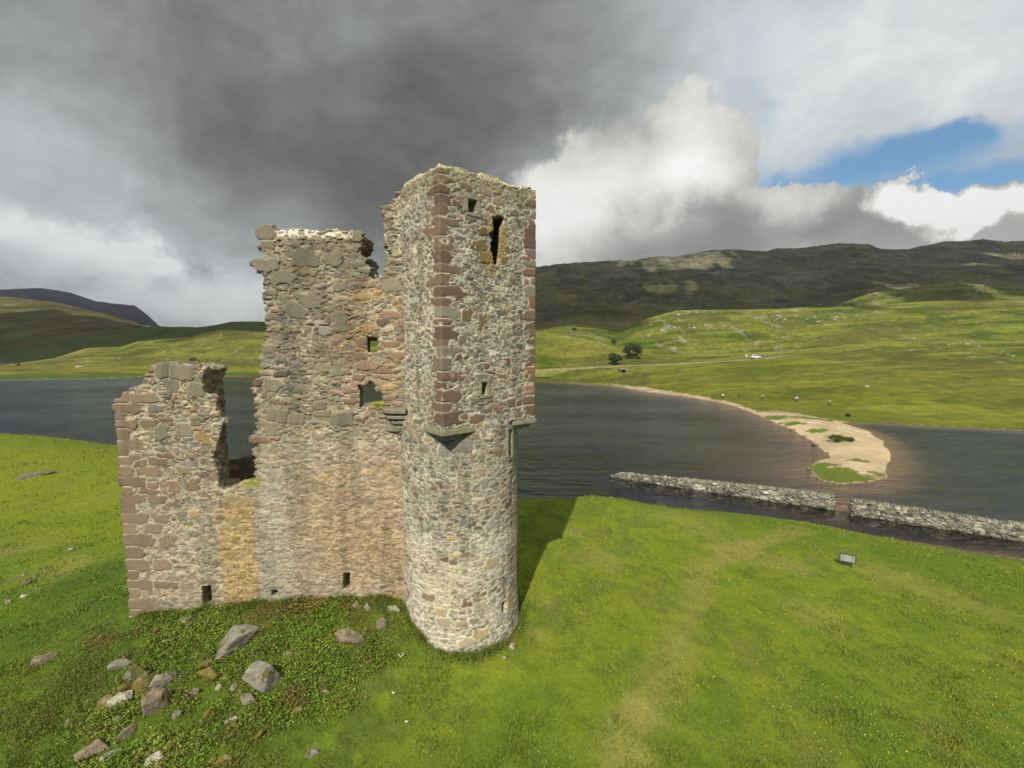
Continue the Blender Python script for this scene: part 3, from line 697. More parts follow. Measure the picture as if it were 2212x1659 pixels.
def wall_color(C, S, K, rng):
    n = len(C); x, z = C[:, 0], C[:, 2]
    up = mixcols(rng, n, dict(grey=3, green=2, brown=6, buff=2, dark=1.0, red=1.0, pale=.4))
    redz = (np.abs(x-wx(815))<1.3)*(z > wz(900))*(z < wz(620)); r2 = mixcols(rng, n, dict(redl=3, red=2, brown=2, buff=1.5, grey=1, ochre=.5))
    up = np.where(redz[:, None] > 0, r2, up)
    lw = (x < wx(505)); up = np.where(lw[:, None], mixcols(rng, n, dict(brown=5, grey=3, red=1.6, redl=1.6, buff=1.5, dark=1, green=.8))*.92, up)
    kd = {1: (.215, .165, .11), 2: (.265, .18, .12), 3: (.40, .28, .125), 4: (.225, .205, .145), 5: (.26, .255, .24)}
    for k, c in kd.items(): up = np.where((K == k)[:, None], np.array(c)*rng.uniform(.8, 1.15, (n, 1)), up)
    return up
def wall_post(V, sc, s, kind):
    x, z = V[:, 0], V[:, 2]; n = fbm(x*1.1, z*1.1, 3, 4); n2 = fbm(x*3.2, z*3.2, 9, 4); n3 = fbm(x*.45, z*.45, 5, 3)
    low = sstep(z+1.6*(n3-.5), 13.3, 11.9)
    left = x < wx(505); low = np.where(left, sstep(z, wz(1060), wz(1110)), low)
    white = np.array([.64, .585, .43]); dull = np.array([.30, .26, .18])
    pw = np.where(left, .85, sstep(n+.35*(n2-.5), .50, .60)*.9)
    mort = lerp(dull, white, np.maximum(pw, low*.5))
    c = lerp(mort, sc, np.clip(s*1.15, 0, 1))
    # lime harling still clinging to the lower wall
    har = lerp(np.array([.33, .275, .19]), np.array([.50, .44, .33]), sstep(fbm(x*6, z*7, 4, 3), .38, .66))
    har = lerp(har, np.array([.20, .17, .12]), sstep(fbm(x*5, z*8, 2, 4, .6), .52, .66)*.85)
    c = lerp(c, har, low*np.where(kind > 0, .10, .46)*np.where(left, .7, 1))
    # rain-washed iron stain, ochre strip under the gap, grey strip beside it
    pk = np.exp(-(((x-wx(770, 1150))/2.3)**2+((z-9.3)/2.5)**2)**1.3)
    pk = np.maximum(pk, np.exp(-((x-wx(840, 1050))/.55)**2)*sstep(z, 12.6, 11.4))*sstep(z, 12.9, 11.6)*(.55+.8*(n-.3))
    c = c*lerp(np.array([1, 1, 1.]), np.array([1.10, .86, .69]), np.clip(pk, 0, 1)*.85)
    x0, x1 = wx(468, 1150), wx(551, 1150)
    n5 = fbm(x*2, z*.9, 12, 3)
    st = sstep(x+.5*(n2-.5)+.5*(n5-.5), x0-.16, x0+.26)*(1-sstep(x+.3*(n2-.5)+.3*(n5-.5), x1-.16, x1+.1))*sstep(z, wz(1055), wz(1090))
    c = lerp(c, c*np.array([1.04, .88, .56])+np.array([.02, .01, 0]), st*(.62+.4*n2))
    gs = sstep(x, x1, x1+.1)*(1-sstep(x+1.0*(n-.5), x1+.9, x1+1.6))*sstep(z, 12, 11); c = lerp(c, np.array([.36, .34, .275])*(.7+.6*n2)[:, None], gs*.4)
    dk = sstep(z+1.2*(n-.5), 13.2, 16.0)*(x < wx(800)); c = c*(1-.16*dk)[:, None]
    st_ = sstep(fbm(x*2.2, 3, z*.25, 4), .50, .66); c = c*(1-.20*st_)[:, None]
    # lime capping on the wall head
    cap = (x > wx(598, 500))*(x < wx(762, 500))*sstep(z, wz(520), wz(506)); c = lerp(c, np.array([.78, .73, .58]), cap*np.where(s > .75, .25, .95))
    moss = (sstep(V[:, 2], 0, 1)*(((np.abs(z-wz(1040)) < .22)*(x > wx(512))*(x < wx(550)))+((np.abs(z-wz(872)) < .14)*(x > wx(800))*(x < wx(828))))).clip(0, 1)
    c = lerp(c, np.array([.26, .25, .04]), moss*.8)
    dirt = sstep(z+.5*(n2-.5), 7.1, 6.4); c = c*(1-.18*dirt)[:, None]
    return c, s
M_CLASS = [(2.2, .20, .32, (.28, .5), 1.1), (26, .12, .20, (.25, .46), 1.02), (110, .075, .12, (.30, .55), .98), (240, .045, .065, (.45, .8), .96)]
fr = CI
def wall_rag(X, Y, Z):
    x2, z2 = np.broadcast_arrays(X[:, 0, :], Z[0, :, :])
    d = np.minimum(np.minimum(poly_sdf(x2, z2, WIN1), poly_sdf(x2, z2, WIN2)), x2-(XB+.6))
    return np.where(x2 < -9.2, .14, .12+.40*sstep(d, .05, .5))[:, None, :]
def zlow(X, Y, Z): return sstep(Z, 13.4, 11.8)
masonry('front_wall', (XA-.45, YW-.25, 4.9), (-3.25, YW+1.45, 20.95), 0.036, wall_field, M_CLASS, wall_color, wall_post,
        mortar_w=0.021, recess=lambda X, Y, Z: .040-.012*zlow(X, Y, Z), prot=lambda X, Y, Z: .038-.010*zlow(X, Y, Z),
        seeds=wall_seeds(), seed=11, rag=wall_rag, tilt=.09, frame=fr, parent=castle, hard=wall_hard)

# broken rear wall low behind the gap, in the shade
RW = [(-13.2, 5.5), (-13.2, 10.4), (-12.7, 10.75), (-12.3, 10.6), (-11.9, 10.9), (-11.5, 11.05), (-11.1, 11.25), (-10.6, 11.1), (-10.0, 10.7), (-9.2, 10.2), (-8.2, 9.6), (-7.2, 9.4), (-6.0, 9.0), (-4.6, 8.6), (-4.6, 5.5)]
def rear_field(X, Y, Z):
    x2, z2 = np.broadcast_arrays(X[:, 0, :], Z[0, :, :])
    return np.abs(Y-19.6)-.5+.12*(fbm(X, 0, Z, 3)-.5), poly_sdf(x2, z2, RW)[:, None, :]
def plain_post(V, sc, s, kind):
    n = fbm(V[:, 0]*2, V[:, 1]*2, V[:, 2]*2, 3)
    c = lerp(np.array([.20, .17, .12]), sc, s); c = lerp(c, np.array([.10, .12, .035]), sstep(n, .55, .7)*.6*sstep(V[:, 2], 9.9, 11.0)); return c, s
masonry('rear_wall', (-13.5, 18.7, 5.2), (-4.3, 20.5, 11.6), 0.06, rear_field, [(3, .25, .4, (.45, .7), 1.0), (14, .13, .2, (.5, .8), .95)],
        lambda C, S, K, rng: mixcols(rng, len(C), dict(grey=2, brown=3, dark=3, green=1)), plain_post, mortar_w=.05, recess=.06, prot=.08, seed=4, frame=fr, parent=castle)

# round stair tower
TC = (-1.93, 16.72); TR = 2.11
def tower_field(X, Y, Z):
    r = np.sqrt((X-TC[0])**2+(Y-TC[1])**2)
    R = TR+.09*sstep(Z, 7.2, 5.2)-.5*sstep(Z, 13.1, 14.1)+.05*(fbm(X*.8, Y*.8, Z*.8, 3)-.5)
    return r-R, np.maximum(Z-14.3, 4.3-Z)+0*X+0*Y
def ray_cyl(px, py):
    d = pix_dir(px, py); a = d.x*d.x+d.y*d.y; b = -(d.x*TC[0]+d.y*TC[1]); c = TC[0]**2+TC[1]**2-TR*TR
    k = (-b-math.sqrt(max(b*b-a*c, 0)))/a; return Vector((d.x*k, d.y*k, H+d.z*k))
def tower_hard(X, Y, Z):
    f = np.full(np.broadcast_shapes(X.shape, Y.shape, Z.shape), -9.0)
    for (px, py, wd_, ht) in [(1102, 957, .11, .46), (874, 1022, .10, .14), (1088, 1312, .10, .20)]:
        p = ray_cyl(px, py); ang = math.atan2(p.y-TC[1], p.x-TC[0]); ca, sa = math.cos(ang), math.sin(ang)
        u = (X-TC[0])*ca+(Y-TC[1])*sa; v = -(X-TC[0])*sa+(Y-TC[1])*ca
        dd = np.maximum(np.maximum(np.abs(v)-wd_, np.abs(Z-p.z)-ht/1), (TR-.75)-u); f = np.maximum(f, -dd)
    return f
def tower_seeds():
    o = []
    for (px, py, a, c, kd) in [(1005,960,.28,.2,6),(960,975,.3,.2,6),(1020,985,.2,.1,2),(945,995,.13,.12,1),(960,1100,.2,.09,1),(910,1120,.2,.1,1),(980,1037,.15,.12,5),(975,1165,.25,.1,3),(1060,1217,.36,.2,7),(985,1200,.22,.12,7),(980,1215,.2,.1,1),
                               (925,1290,.3,.14,1),(950,1322,.24,.16,7),(1010,1305,.26,.14,1),(1035,1310,.3,.18,4),(1095,1290,.16,.45,3),(960,1345,.3,.16,4),(1080,1330,.28,.2,5),(1040,1365,.4,.2,7),(1010,1385,.35,.16,4),
                               (960,1075,.2,.1,6),(1000,1130,.22,.14,6),(935,1160,.12,.09,1),(930,1175,.12,.08,1),(1055,1270,.15,.12,6),(915,1015,.2,.14,6),(1045,1045,.22,.2,6),(1030,1080,.2,.12,4),(1060,1130,.2,.2,5),(900,1270,.22,.14,4),(1000,1345,.3,.12,7)]:
        p = ray_cyl(px, py); o.append(((p.x+.0, p.y+.1, p.z), a*.62, a*.7, c*.75, kd))
    return o
def tower_color(C, S, K, rng):
    n = len(C); c = mixcols(rng, n, dict(grey=5, green=2, brown=4.5, buff=1.6, dark=2.6, red=1.4, pale=.6))
    lo_ = sstep(C[:, 2], 9.6, 7.5)*.25; c = lerp(c, mixcols(rng, n, dict(buff=3, pale=3, grey=1.5, brown=1)), lo_)
    for k, v in {1: (.19, .14, .105), 2: (.29, .18, .115), 3: (.47, .32, .13), 4: (.36, .31, .22), 5: (.33, .32, .27), 6: (.25, .255, .205), 7: (.40, .335, .19)}.items():
        c = np.where((K == k)[:, None], np.array(v)*rng.uniform(.85, 1.15, (n, 1)), c)
    return c
def tower_post(V, sc, s, kind):
    x, y, z = V.T; n = fbm(x*1.2, y*1.2, z*1.2, 4); n2 = fbm(x*4, y*4, z*4, 3)
    white = lerp(np.array([.54, .50, .39]), np.array([.70, .66, .54]), sstep(n+.25*sstep(z, 10, 7.5), .42, .66))
    white = lerp(white, np.array([.34, .32, .23]), sstep(z+.8*(n-.5), 11.6, 12.6)*sstep(n2, .35, .55)*.8)
    c = lerp(white, sc, s)
    wash = sstep(n+.10*np.cos((z-8.2)*1.3), .50, .66)*sstep(z, 10.6, 9.2); c = lerp(c, np.array([.60, .565, .46]), wash*.38*np.where(kind > 0, .3, 1))
    st_ = sstep(fbm(x*2.6, y*2.6, z*.28, 4), .50, .66); c = c*(1-.24*st_)[:, None]
    warm = sstep(fbm(x*.8, y*.8, z*.8+4, 3), .5, .64)*sstep(z, 9.6, 8.6); c = c*lerp(np.array([1, 1, 1.]), np.array([1.0, .94, .85]), warm*.7)
    return c, s
TCLS = [(2.2, .15, .24, (.30, .52), 1.1), (44, .10, .17, (.26, .46), 1.02), (190, .065, .10, (.32, .56), .98), (260, .04, .055, (.5, .9), .96)]
masonry('stair_tower', (TC[0]-2.4, TC[1]-2.4, 4.2), (TC[0]+2.4, TC[1]+2.4, 14.45), 0.031, tower_field, TCLS, tower_color, tower_post,
        mortar_w=.021, recess=.018, prot=.018, seeds=tower_seeds(), seed=23, rag=.0, shell=.3, tilt=.08, frame=fr, parent=castle, hard=tower_hard)

# square cap house set corner-on above it
N0 = Vector((-2.13, 14.0, 0)); UX = Vector((.7705, .6374, 0)); UY = Vector((-.6374, .7705, 0)); CW = 3.83
CAPM = Matrix(((UX.x, UY.x, 0, N0.x), (UX.y, UY.y, 0, N0.y), (0, 0, 1, 0), (0, 0, 0, 1)))
def on_right(px, py):                              # photo pixel -> (u, z) on the right-hand face
    d = pix_dir(px, py); o = -N0; k = (N0.dot(UY))/d.dot(UY); p = d*k; return ((p-N0).dot(UX), H+d.z*k)
def on_left(px, py):
    d = pix_dir(px, py); k = (N0.dot(UX))/d.dot(UX); p = d*k; return ((p-N0).dot(UY), H+d.z*k)
def vec_face(pts, f): return [f(a, b) for a, b in pts]
SLOT = vec_face([(1065,470),(1078,466),(1090,471),(1086,482),(1081,492),(1080,520),(1078,547),(1074,571),(1068,572),(1064,547),(1056,528),(1053,513),(1058,505),(1067,497)], on_right)
SQ1 = vec_face([(1011,431),(1030,433),(1030,459),(1011,457)], on_right)
SQ2 = vec_face([(1041,826),(1053,826),(1053,853),(1041,853)], on_right)
def cap_field(X, Y, Z):
    out = np.maximum(np.maximum(-X, X-CW), np.maximum(-Y, Y-CW))
    inn = np.maximum(np.maximum(.62-X, X-(CW-.62)), np.maximum(.62-Y, Y-(CW-.62)))
    inn = np.maximum(inn, np.maximum(14.2-Z, Z-20.35))
    dT = np.maximum(out, -inn)+.03*(fbm(X*.7, Y*.7, Z*.7, 3)-.5)
    top = 21.12-.25*sstep(Y, 2.0, 2.6)*sstep(Y+X*.0, 2.0, 2.6)-.30*sstep(Y, 2.6, 3.6)-.12*sstep(X+Y, 5.5, 7.2)+.12*(fbm(X*1.1, Y*1.1, 3, 3)-.5)
    dE = np.maximum(Z-top, 13.2-Z)
    x2, z2 = np.broadcast_arrays(X[:, 0, :], Z[0, :, :])
    hole = np.maximum(poly_sdf(x2, z2, SLOT)[:, None, :], Y-1.0)
    y2, z3 = np.broadcast_arrays(Y[0, :, :], Z[0, :, :])
    back = poly_sdf(y2, z3, [(1.9, 17.9), (1.8, 20.3), (3.0, 20.5), (3.3, 19.5), (3.2, 18.0)])
    hole = np.minimum(hole, np.maximum(back[None], 2.8-X))
    back2 = poly_sdf(x2, z2, [(2.2, 20.0), (2.2, 22), (3.1, 22), (3.1, 20.3)])
    hole = np.minimum(hole, np.maximum(back2[:, None, :], 2.8-Y))
    return dT, np.maximum(dE, -hole)
def cap_rag(X, Y, Z):
    x2, z2 = np.broadcast_arrays(X[:, 0, :], Z[0, :, :])
    return (.15+.45*sstep(poly_sdf(x2, z2, SLOT), .05, .5))[:, None, :]
def cap_hard(X, Y, Z):
    x2, z2 = np.broadcast_arrays(X[:, 0, :], Z[0, :, :])
    d = np.minimum(poly_sdf(x2, z2, SQ1), poly_sdf(x2, z2, SQ2))
    f = -np.maximum(d[:, None, :], Y-.9)
    for dep in np.arange(-.16, .9, .08):
        f = np.maximum(f, -np.maximum(poly_sdf(x2-1.0*max(dep-.04, 0), z2, SLOT)[:, None, :], np.abs(Y-dep-.08)-.08))
    return f
def cap_seeds():
    o = []; r = np.random.RandomState(8); z = 13.42; k = 0
    while z < 20.9:                                  # red sandstone quoins up the near corner
        hh = r.uniform(.10, .20); L = .34*r.uniform(.6, 1.3); M_ = .19*r.uniform(.7, 1.3)
        if k % 2: L, M_ = M_, L
        if r.rand() < .74: o.append(((L*.72, M_*.72, z+hh), L, M_, hh*.95, 2 if r.rand() < .76 else (6 if r.rand() < .6 else 9))); z += 2*hh+r.uniform(.0, .05); k += 1
    z = 13.4
    while z < 20.8:                                  # and up the far right corner
        hh = r.uniform(.10, .16); L = r.uniform(.16, .34)
        kk = 2 if r.rand() < .6 else (6 if r.rand() < .7 else 8)
        o.append(((CW-L*.7, .15, z+hh), L, .25, hh, kk)); z += 2*hh+r.uniform(.02, .12)
    for (px, py, a, c, kd) in [(1018,470,.35,.10,6),(1040,465,.2,.1,6),(985,437,.3,.1,2),(1005,402,.3,.12,2),(1140,607,.26,.16,8),(1137,557,.3,.09,8),(1052,415,.3,.14,9),(1078,435,.3,.16,9),(1045,500,.3,.14,3),(1035,530,.3,.2,3),(1045,555,.3,.2,3),
                               (1095,540,.18,.14,3),(1090,560,.2,.18,3),(1060,450,.25,.14,3),(1010,680,.3,.2,3),(1040,690,.16,.22,3),(1000,735,.22,.16,6),(1090,745,.12,.2,9),(1050,790,.18,.14,2),(960,520,.25,.12,2),(1096,780,.16,.14,2),
                               (1025,865,.28,.12,6),(1105,870,.26,.16,2),(1075,880,.36,.10,1),(1080,890,.26,.1,2),(1043,815,.34,.10,6),(1000,900,.3,.14,2),(1030,905,.4,.16,2),(1075,905,.4,.2,6),(990,770,.2,.16,2),(1030,760,.2,.18,6),(1120,870,.2,.1,2)]:
        u, z = on_right(px, py); o.append(((u, .1, z), a*.62, .25, c*.72, kd))
    return o
def cap_color(C, S, K, rng):
    n = len(C); c = mixcols(rng, n, dict(grey=4.5, green=3.2, brown=2.2, buff=1, dark=.5, red=1.5, pale=.8))
    for k, v in {1: (.27, .21, .14), 2: (.19, .135, .092), 3: (.235, .180, .085), 6: (.225, .215, .155), 8: (.27, .15, .09), 9: (.26, .225, .165)}.items():
        c = np.where((K == k)[:, None], np.array(v)*rng.uniform(.78, 1.2, (n, 1)), c)
    return c
def cap_post(V, sc, s, kind):
    x, y, z = V.T; n = fbm(x*1.3, y*1.3, z*1.3, 4); n2 = fbm(x*4, y*4, z*4, 3)
    m = lerp(np.array([.52, .48, .36]), np.array([.70, .655, .52]), sstep(n2*.4+n*.6, .36, .52))
    c = lerp(m, sc*.95, np.clip(s*1.1, 0, 1))
    u, zz = on_right(1070, 520)
    q = np.hypot((x-u)/.62, (z-zz)/1.25)+1.5*(n-.5)
    lich = (1-sstep(q, .65, 1.05))*(y < 1.3); c = lerp(c, np.array([.30, .215, .07]), lich*.72)
    st_ = sstep(fbm(x*2.6, y*2.6, z*.28, 4), .52, .68); c = c*(1-.22*st_)[:, None]
    topm = sstep(z+.5*(n-.5), 20.3, 21.0); c = lerp(c, np.array([.27, .235, .12]), topm*.5)
    cap = (V[:, 2] > 21.02)*sstep(n2, .3, .5); c = lerp(c, np.array([.60, .55, .36]), cap*.8)
    return c, s
masonry('cap_house', (-.3, -.3, 12.95), (CW+.3, CW+.3, 21.45), 0.031, cap_field, TCLS, cap_color, cap_post,
        mortar_w=.020, recess=.022, prot=.020, seeds=cap_seeds(), seed=31, rag=cap_rag, shell=.3, tilt=.08, frame=fr @ CAPM, parent=castle, hard=cap_hard)

# dressed stones: slabs, corbels, window surrounds
M_DRESS = mat_plain('dressed_stone', (.24, .235, .155), .9, .35, 7.0, bump=.5)
M_DRESSD = mat_plain('moulded_stone', (.20, .195, .145), .85, .3, 9.0, bump=.4)
def prism(bm, poly, z0, z1, M=Matrix.Identity(4)):
    b = [bm.verts.new(M @ Vector((x, y, z0))) for x, y in poly]; t = [bm.verts.new(M @ Vector((x, y, z1))) for x, y in poly]
    n = len(poly); bm.faces.new(b[::-1]); bm.faces.new(t)
    for i in range(n): bm.faces.new((b[i], b[(i+1) % n], t[(i+1) % n], t[i]))
def bm_obj(name, bm, mat, parent=None, bevel=0.0, smooth=False, M=None):
    if bevel: bmesh.ops.bevel(bm, geom=list(bm.edges), offset=bevel, segments=2, profile=.6, affect='EDGES')
    bmesh.ops.recalc_face_normals(bm, faces=bm.faces)
    if M is not None: bm.transform(M)
    me = bpy.data.meshes.new(name); bm.to_mesh(me); bm.free(); me.materials.append(mat)
    for p in me.polygons: p.use_smooth = smooth
    o = bpy.data.objects.new(name, me); COL.objects.link(o)
    if parent: o.parent = parent
    return o
def roughen(o, amp, sc):
    for v in o.data.vertices:
        c = v.co*sc; v.co += Vector((float(vnoise(c.x, c.y, c.z))-.5, float(vnoise(c.x+9, c.y, c.z))-.5, float(vnoise(c.x, c.y+7, c.z))-.5))*amp
CM = fr @ CAPM
bm = bmesh.new(); prism(bm, [(-.05, -.05), (1.15, -.05), (.98, .20), (.22, .22), (.2, .98), (-.05, 1.15)], 13.06, 13.24, CM); bm_obj('corbel_slab', bm, M_DRESS, castle, .02)
bm = bmesh.new(); prism(bm, [(.16, .16), (.85, .14), (.14, .85)], 12.86, 13.055, CM); bm_obj('corbel_slab', bm, M_DRESSD, castle, .015)
bm = bmesh.new(); prism(bm, [(CW-1.1, -.05), (CW+.04, -.05), (CW+.04, 1.15)], 13.06, 13.20, CM); bm_obj('corbel_slab', bm, M_DRESS, castle, .02)
bm = bmesh.new(); prism(bm, [(CW-.95, .12), (CW-.16, .08), (CW-.12, .95)], 12.90, 13.055, CM); bm_obj('corbel_slab', bm, M_DRESSD, castle, .015)
# moulded corbel in the angle between wall and tower
for (x0, x1, dy, z0, z1) in [(-4.50, -3.60, .40, 13.50, 13.68), (-4.42, -3.55, .34, 13.30, 13.44), (-4.30, -3.55, .27, 13.12, 13.26), (-4.16, -3.55, .21, 12.93, 13.08), (-4.02, -3.55, .14, 12.74, 12.89)]:
    bm = bmesh.new(); P_ = [(x0, YW+.3), (x0, YW-.02), (x0+.18, YW-dy*.75), (x0+.45, YW-dy), (x1, YW-dy), (x1, YW+.3)]
    prism(bm, P_, z0, z1, fr); bm_obj('corbel', bm, M_DRESSD, castle, .045, True)
bm = bmesh.new(); prism(bm, [(-4.45, YW+.3), (-4.4, YW-.015), (-4.1, YW-.14), (-3.5, YW-.14), (-3.5, YW+.3)], 12.86, 13.62, fr); bm_obj('corbel', bm, M_DRESSD, castle, .02)

def surround(parent, poly, M, out=.025, w=.13, depth=.34, sill=True):
    """four dressed blocks round an opening; poly (u,z) bottom-left first is not needed, the box is taken"""
    us = [p[0] for p in poly]; zs = [p[1] for p in poly]; u0, u1, z0, z1 = min(us), max(us), min(zs), max(zs)
    f = bmesh.new()
    def blk(a, b, c, d):
        prism(f, [(a, -out), (b, -out), (b, depth), (a, depth)], c, d, M)
    blk(u0-w, u0-.004, z0, z1); blk(u1+.004, u1+w, z0, z1); blk(u0-w*1.1, u1+w*1.2, z1+.004, z1+w); blk(u0-w*.6, u1+w*1.2, z0-w*.85, z0-.004)
    return bm_obj('window_frame', f, M_DRESS, parent, .012)
surround(castle, SQ1, CM); surround(castle, SQ2, CM, w=.11)
for (px, py, hw, hh) in [(1102, 957, .11, .46), (874, 1022, .10, .14)]:
    p = ray_cyl(px, py); ang = math.atan2(p.y-TC[1], p.x-TC[0]); ca, sa = math.cos(ang), math.sin(ang)
    Mx = fr @ Matrix(((-sa, -ca, 0, TC[0]+ca*TR), (ca, -sa, 0, TC[1]+sa*TR), (0, 0, 1, p.z), (0, 0, 0, 1)))
    surround(castle, [(-hw, -hh), (hw, hh)], Mx, .03, .13)
# slab left lying on the wall head of the cap house, and the lime cap of the long wall
u, z = on_right(1066, 378)
bm = bmesh.new(); prism(bm, [(u-.38, .1), (u+.32, .06), (u+.36, .5), (u-.34, .55)], 21.02, 21.25, CM); o = bm_obj('coping_slab', bm, M_DRESS, castle, .05)
# small plant rooted in the slot
#--PART4--
# ------------------------------------------------------------------ unseen clouds above the frame, shaped so their shade lies on the mountains
def build_shade_clouds():
    step = 15.0; ALT = 1050.0
    xs = np.arange(-3300, 3300, step); ys = np.arange(-900, 1230, step)
    X, Y = np.meshgrid(xs, ys, indexing='ij'); tv = travel/abs(travel.z)
    gx, gy = X+tv.x*ALT, Y+tv.y*ALT; z = np.zeros(X.shape)
    for _ in range(4):
        gx, gy = X+tv.x*(ALT-z), Y+tv.y*(ALT-z); z = np.maximum(z_far(gx, np.maximum(gy, 60))[0], 0)*.6+z*.4
    t = gx/np.maximum(gy, 1); n = fbm(gx/160, gy/160, 3, 5)-.5; n2 = fbm(gx/420, gy/420, 8, 3)-.5
    y0 = np.interp(t, [-.4, -.1, .05, .30, .36, .8, 1.4], [400, 330, 330, 345, 475, 500, 500])
    right = (t > -.3)*sstep(gy+60*n, y0-8, y0+10)
    lit = np.maximum(1-np.hypot((gx-455)/230, (gy-1290)/210), 1-np.hypot((gx-300-(gy-900)*.3)/80, (gy-940)/170))
    lit = np.maximum(lit, 1-np.hypot((gx-1050)/130, (gy-1000)/60))
    right = right*(1-.60*sstep(lit+.5*n, -.12, .5))*(1-.16*sstep(n2+.3*n, .0, .2))
    right = np.maximum(right, ((t > .58)*sstep(gy+14*n, 342, 352)*(1-sstep(gy+40*n, 405, 428)))*.72)
    left = (t <= -.3)*np.maximum(sstep(gy+90*n, 335, 350)*(1-sstep(gy+90*n+200*n2, 640, 660)), sstep(gy+200*n, 1080, 1120))
    m = np.maximum(right, left)*(gy < 3200)*(n > -.2)
    M = m > np.random.RandomState(3).uniform(.10, .90, m.shape)
    ids = np.full(X.shape, -1); ids[M] = np.arange(M.sum()); nV = int(M.sum())
    lump = 55+45*fbm(X/90, Y/90, 1, 4)
    top = np.stack([X[M], Y[M], (ALT+lump)[M]], 1); bot = np.stack([X[M], Y[M], (ALT-lump*.5)[M]], 1)
    q = np.stack([ids[:-1, :-1], ids[1:, :-1], ids[1:, 1:], ids[:-1, 1:]], -1).reshape(-1, 4); q = q[(q >= 0).all(1)]
    e = np.concatenate([q[:, [0, 1]], q[:, [1, 2]], q[:, [2, 3]], q[:, [3, 0]]]); key = np.sort(e, 1); u, inv, cnt = np.unique(key, axis=0, return_inverse=True, return_counts=True)
    b = e[cnt[inv.ravel()] == 1]
    rim = np.stack([b[:, 0], b[:, 0]+nV, b[:, 1]+nV, b[:, 1]], 1)
    Q = np.concatenate([q, q[:, ::-1]+nV, rim])
    mat = bpy.data.materials.new('shade_cloud'); mat.use_nodes = True; t_ = NT(mat.node_tree); mat.node_tree.nodes.clear()
    df = t_.n('ShaderNodeBsdfDiffuse'); df.inputs[0].default_value = (.85, .85, .85, 1); tl = t_.n('ShaderNodeBsdfTranslucent'); tl.inputs[0].default_value = (.9, .9, .92, 1)
    ms = t_.n('ShaderNodeMixShader'); ms.inputs[0].default_value = .74; t_.link(df.outputs[0], ms.inputs[1]); t_.link(tl.outputs[0], ms.inputs[2])
    ot = t_.n('ShaderNodeOutputMaterial'); t_.link(ms.outputs[0], ot.inputs[0])
    ob = mesh_np('cloud', np.concatenate([top, bot]), Q, mat); tag(ob, kind='structure')
build_shade_clouds()

# ------------------------------------------------------------------ drystone wall standing in the shallows, in two lengths
def dry_color(C, S, K, rng):
    names = [(.25, .245, .195), (.32, .31, .25), (.18, .18, .145), (.33, .30, .22), (.50, .48, .40), (.26, .23, .17)]
    return np.array(names)[rng.choice(6, len(C), p=[.3, .22, .15, .13, .12, .08])]*rng.uniform(.75, 1.2, (len(C), 1))
def dry_post(V, sc, s, kind):
    n = fbm(V[:, 0]*.7, V[:, 1]*2, V[:, 2]*2, 3); n2 = fbm(V[:, 0]*3, 1, V[:, 2]*3, 3)
    c = lerp(np.array([.07, .065, .05]), sc, s)
    c = lerp(c, np.array([.58, .56, .48]), sstep(n*.5+n2*.5, .60, .68)*.5)
    c = c*lerp(np.array([.45, .45, .4]), np.array([1., 1, 1]), sstep(V[:, 2], .02, .22))
    return c, s
def drystone(a, b, h0, h1, label, seed, lowleft=False):
    a = Vector((a[0], a[1], 0)); b = Vector((b[0], b[1], 0)); L = (b-a).length; ang = math.atan2(b.y-a.y, b.x-a.x)
    root = empty('drystone_wall', (a.x, a.y, 0), ang); tag(root, label, 'stone wall', 'lengths of drystone wall standing in the shallow water')
    def top(x): return h0+(h1-h0)*np.clip(x/L, 0, 1)+.10*(fbm(np.asarray(x)*.9, seed, 1, 3)-.5)-(np.clip(1-x/1.6, 0, 1)*.55 if lowleft else 0)
    def field(X, Y, Z):
        wdt = .37-.06*Z
        return np.abs(Y)-wdt+.05*(fbm(X*.6, 0, Z, 2)-.5), np.maximum(np.maximum(-X, X-L), Z-top(X)+.0*Y)
    masonry('wall_body', (-.3, -.55, -.9), (L+.3, .55, max(h0, h1)+.35), .05, field,
            [(3.0, .2, .34, (.32, .5), 1.0), (14, .12, .18, (.35, .6), .95), (40, .07, .1, (.5, .8), .9)], dry_color, dry_post,
            mortar_w=.035, recess=.075, prot=.035, seed=seed, rag=.55, shell=.3, parent=root, tilt=.06)
    # upright copestones
    r = random.Random(seed); Vs = []; Qs = []; Cs = []; x = .08 if not lowleft else L*.36
    while x < L-.1:
        w_ = r.uniform(.10, .20); hh = r.uniform(.15, .22); tl = r.uniform(-.12, .12); yw = r.uniform(.26, .32); z0 = float(top(np.array([x]))[0])-.06
        base = len(Vs)
        for dz in (0, 1):
            for dx, dy in ((-1, -1), (1, -1), (1, 1), (-1, 1)):
                tp = .8 if dz else 1
                Vs.append((x+dx*w_*.5*tp+tl*dz*hh+r.uniform(-.012, .012), dy*yw*tp+r.uniform(-.03, .03), z0+dz*hh+r.uniform(-.03, .03)))
        for f in ((0, 3, 2, 1), (4, 5, 6, 7), (0, 1, 5, 4), (1, 2, 6, 5), (2, 3, 7, 6), (3, 0, 4, 7)): Qs.append([base+i for i in f])
        c = r.choice([(.20, .20, .15), (.25, .24, .18), (.17, .165, .12), (.29, .27, .20)]); Cs += [c]*8
        x += w_+r.uniform(.005, .04)
    cop = mesh_np('coping', Vs, Qs, M_STONE, root, np.array(Cs), smooth=False)
    bv = cop.modifiers.new('b', 'BEVEL'); bv.width = .02; bv.segments = 1
    return root
PA, PB = at(1318, 1030, z=0), at(1802, 1101, z=0)
drystone((PA.x, PA.y), (PB.x, PB.y), .72, 1.42, 'weathered grey drystone wall running out into the loch, its far end low and tumbled', 41, True)
PC, PD = at(1837, 1111, z=0), at(2330, 1186, z=0)
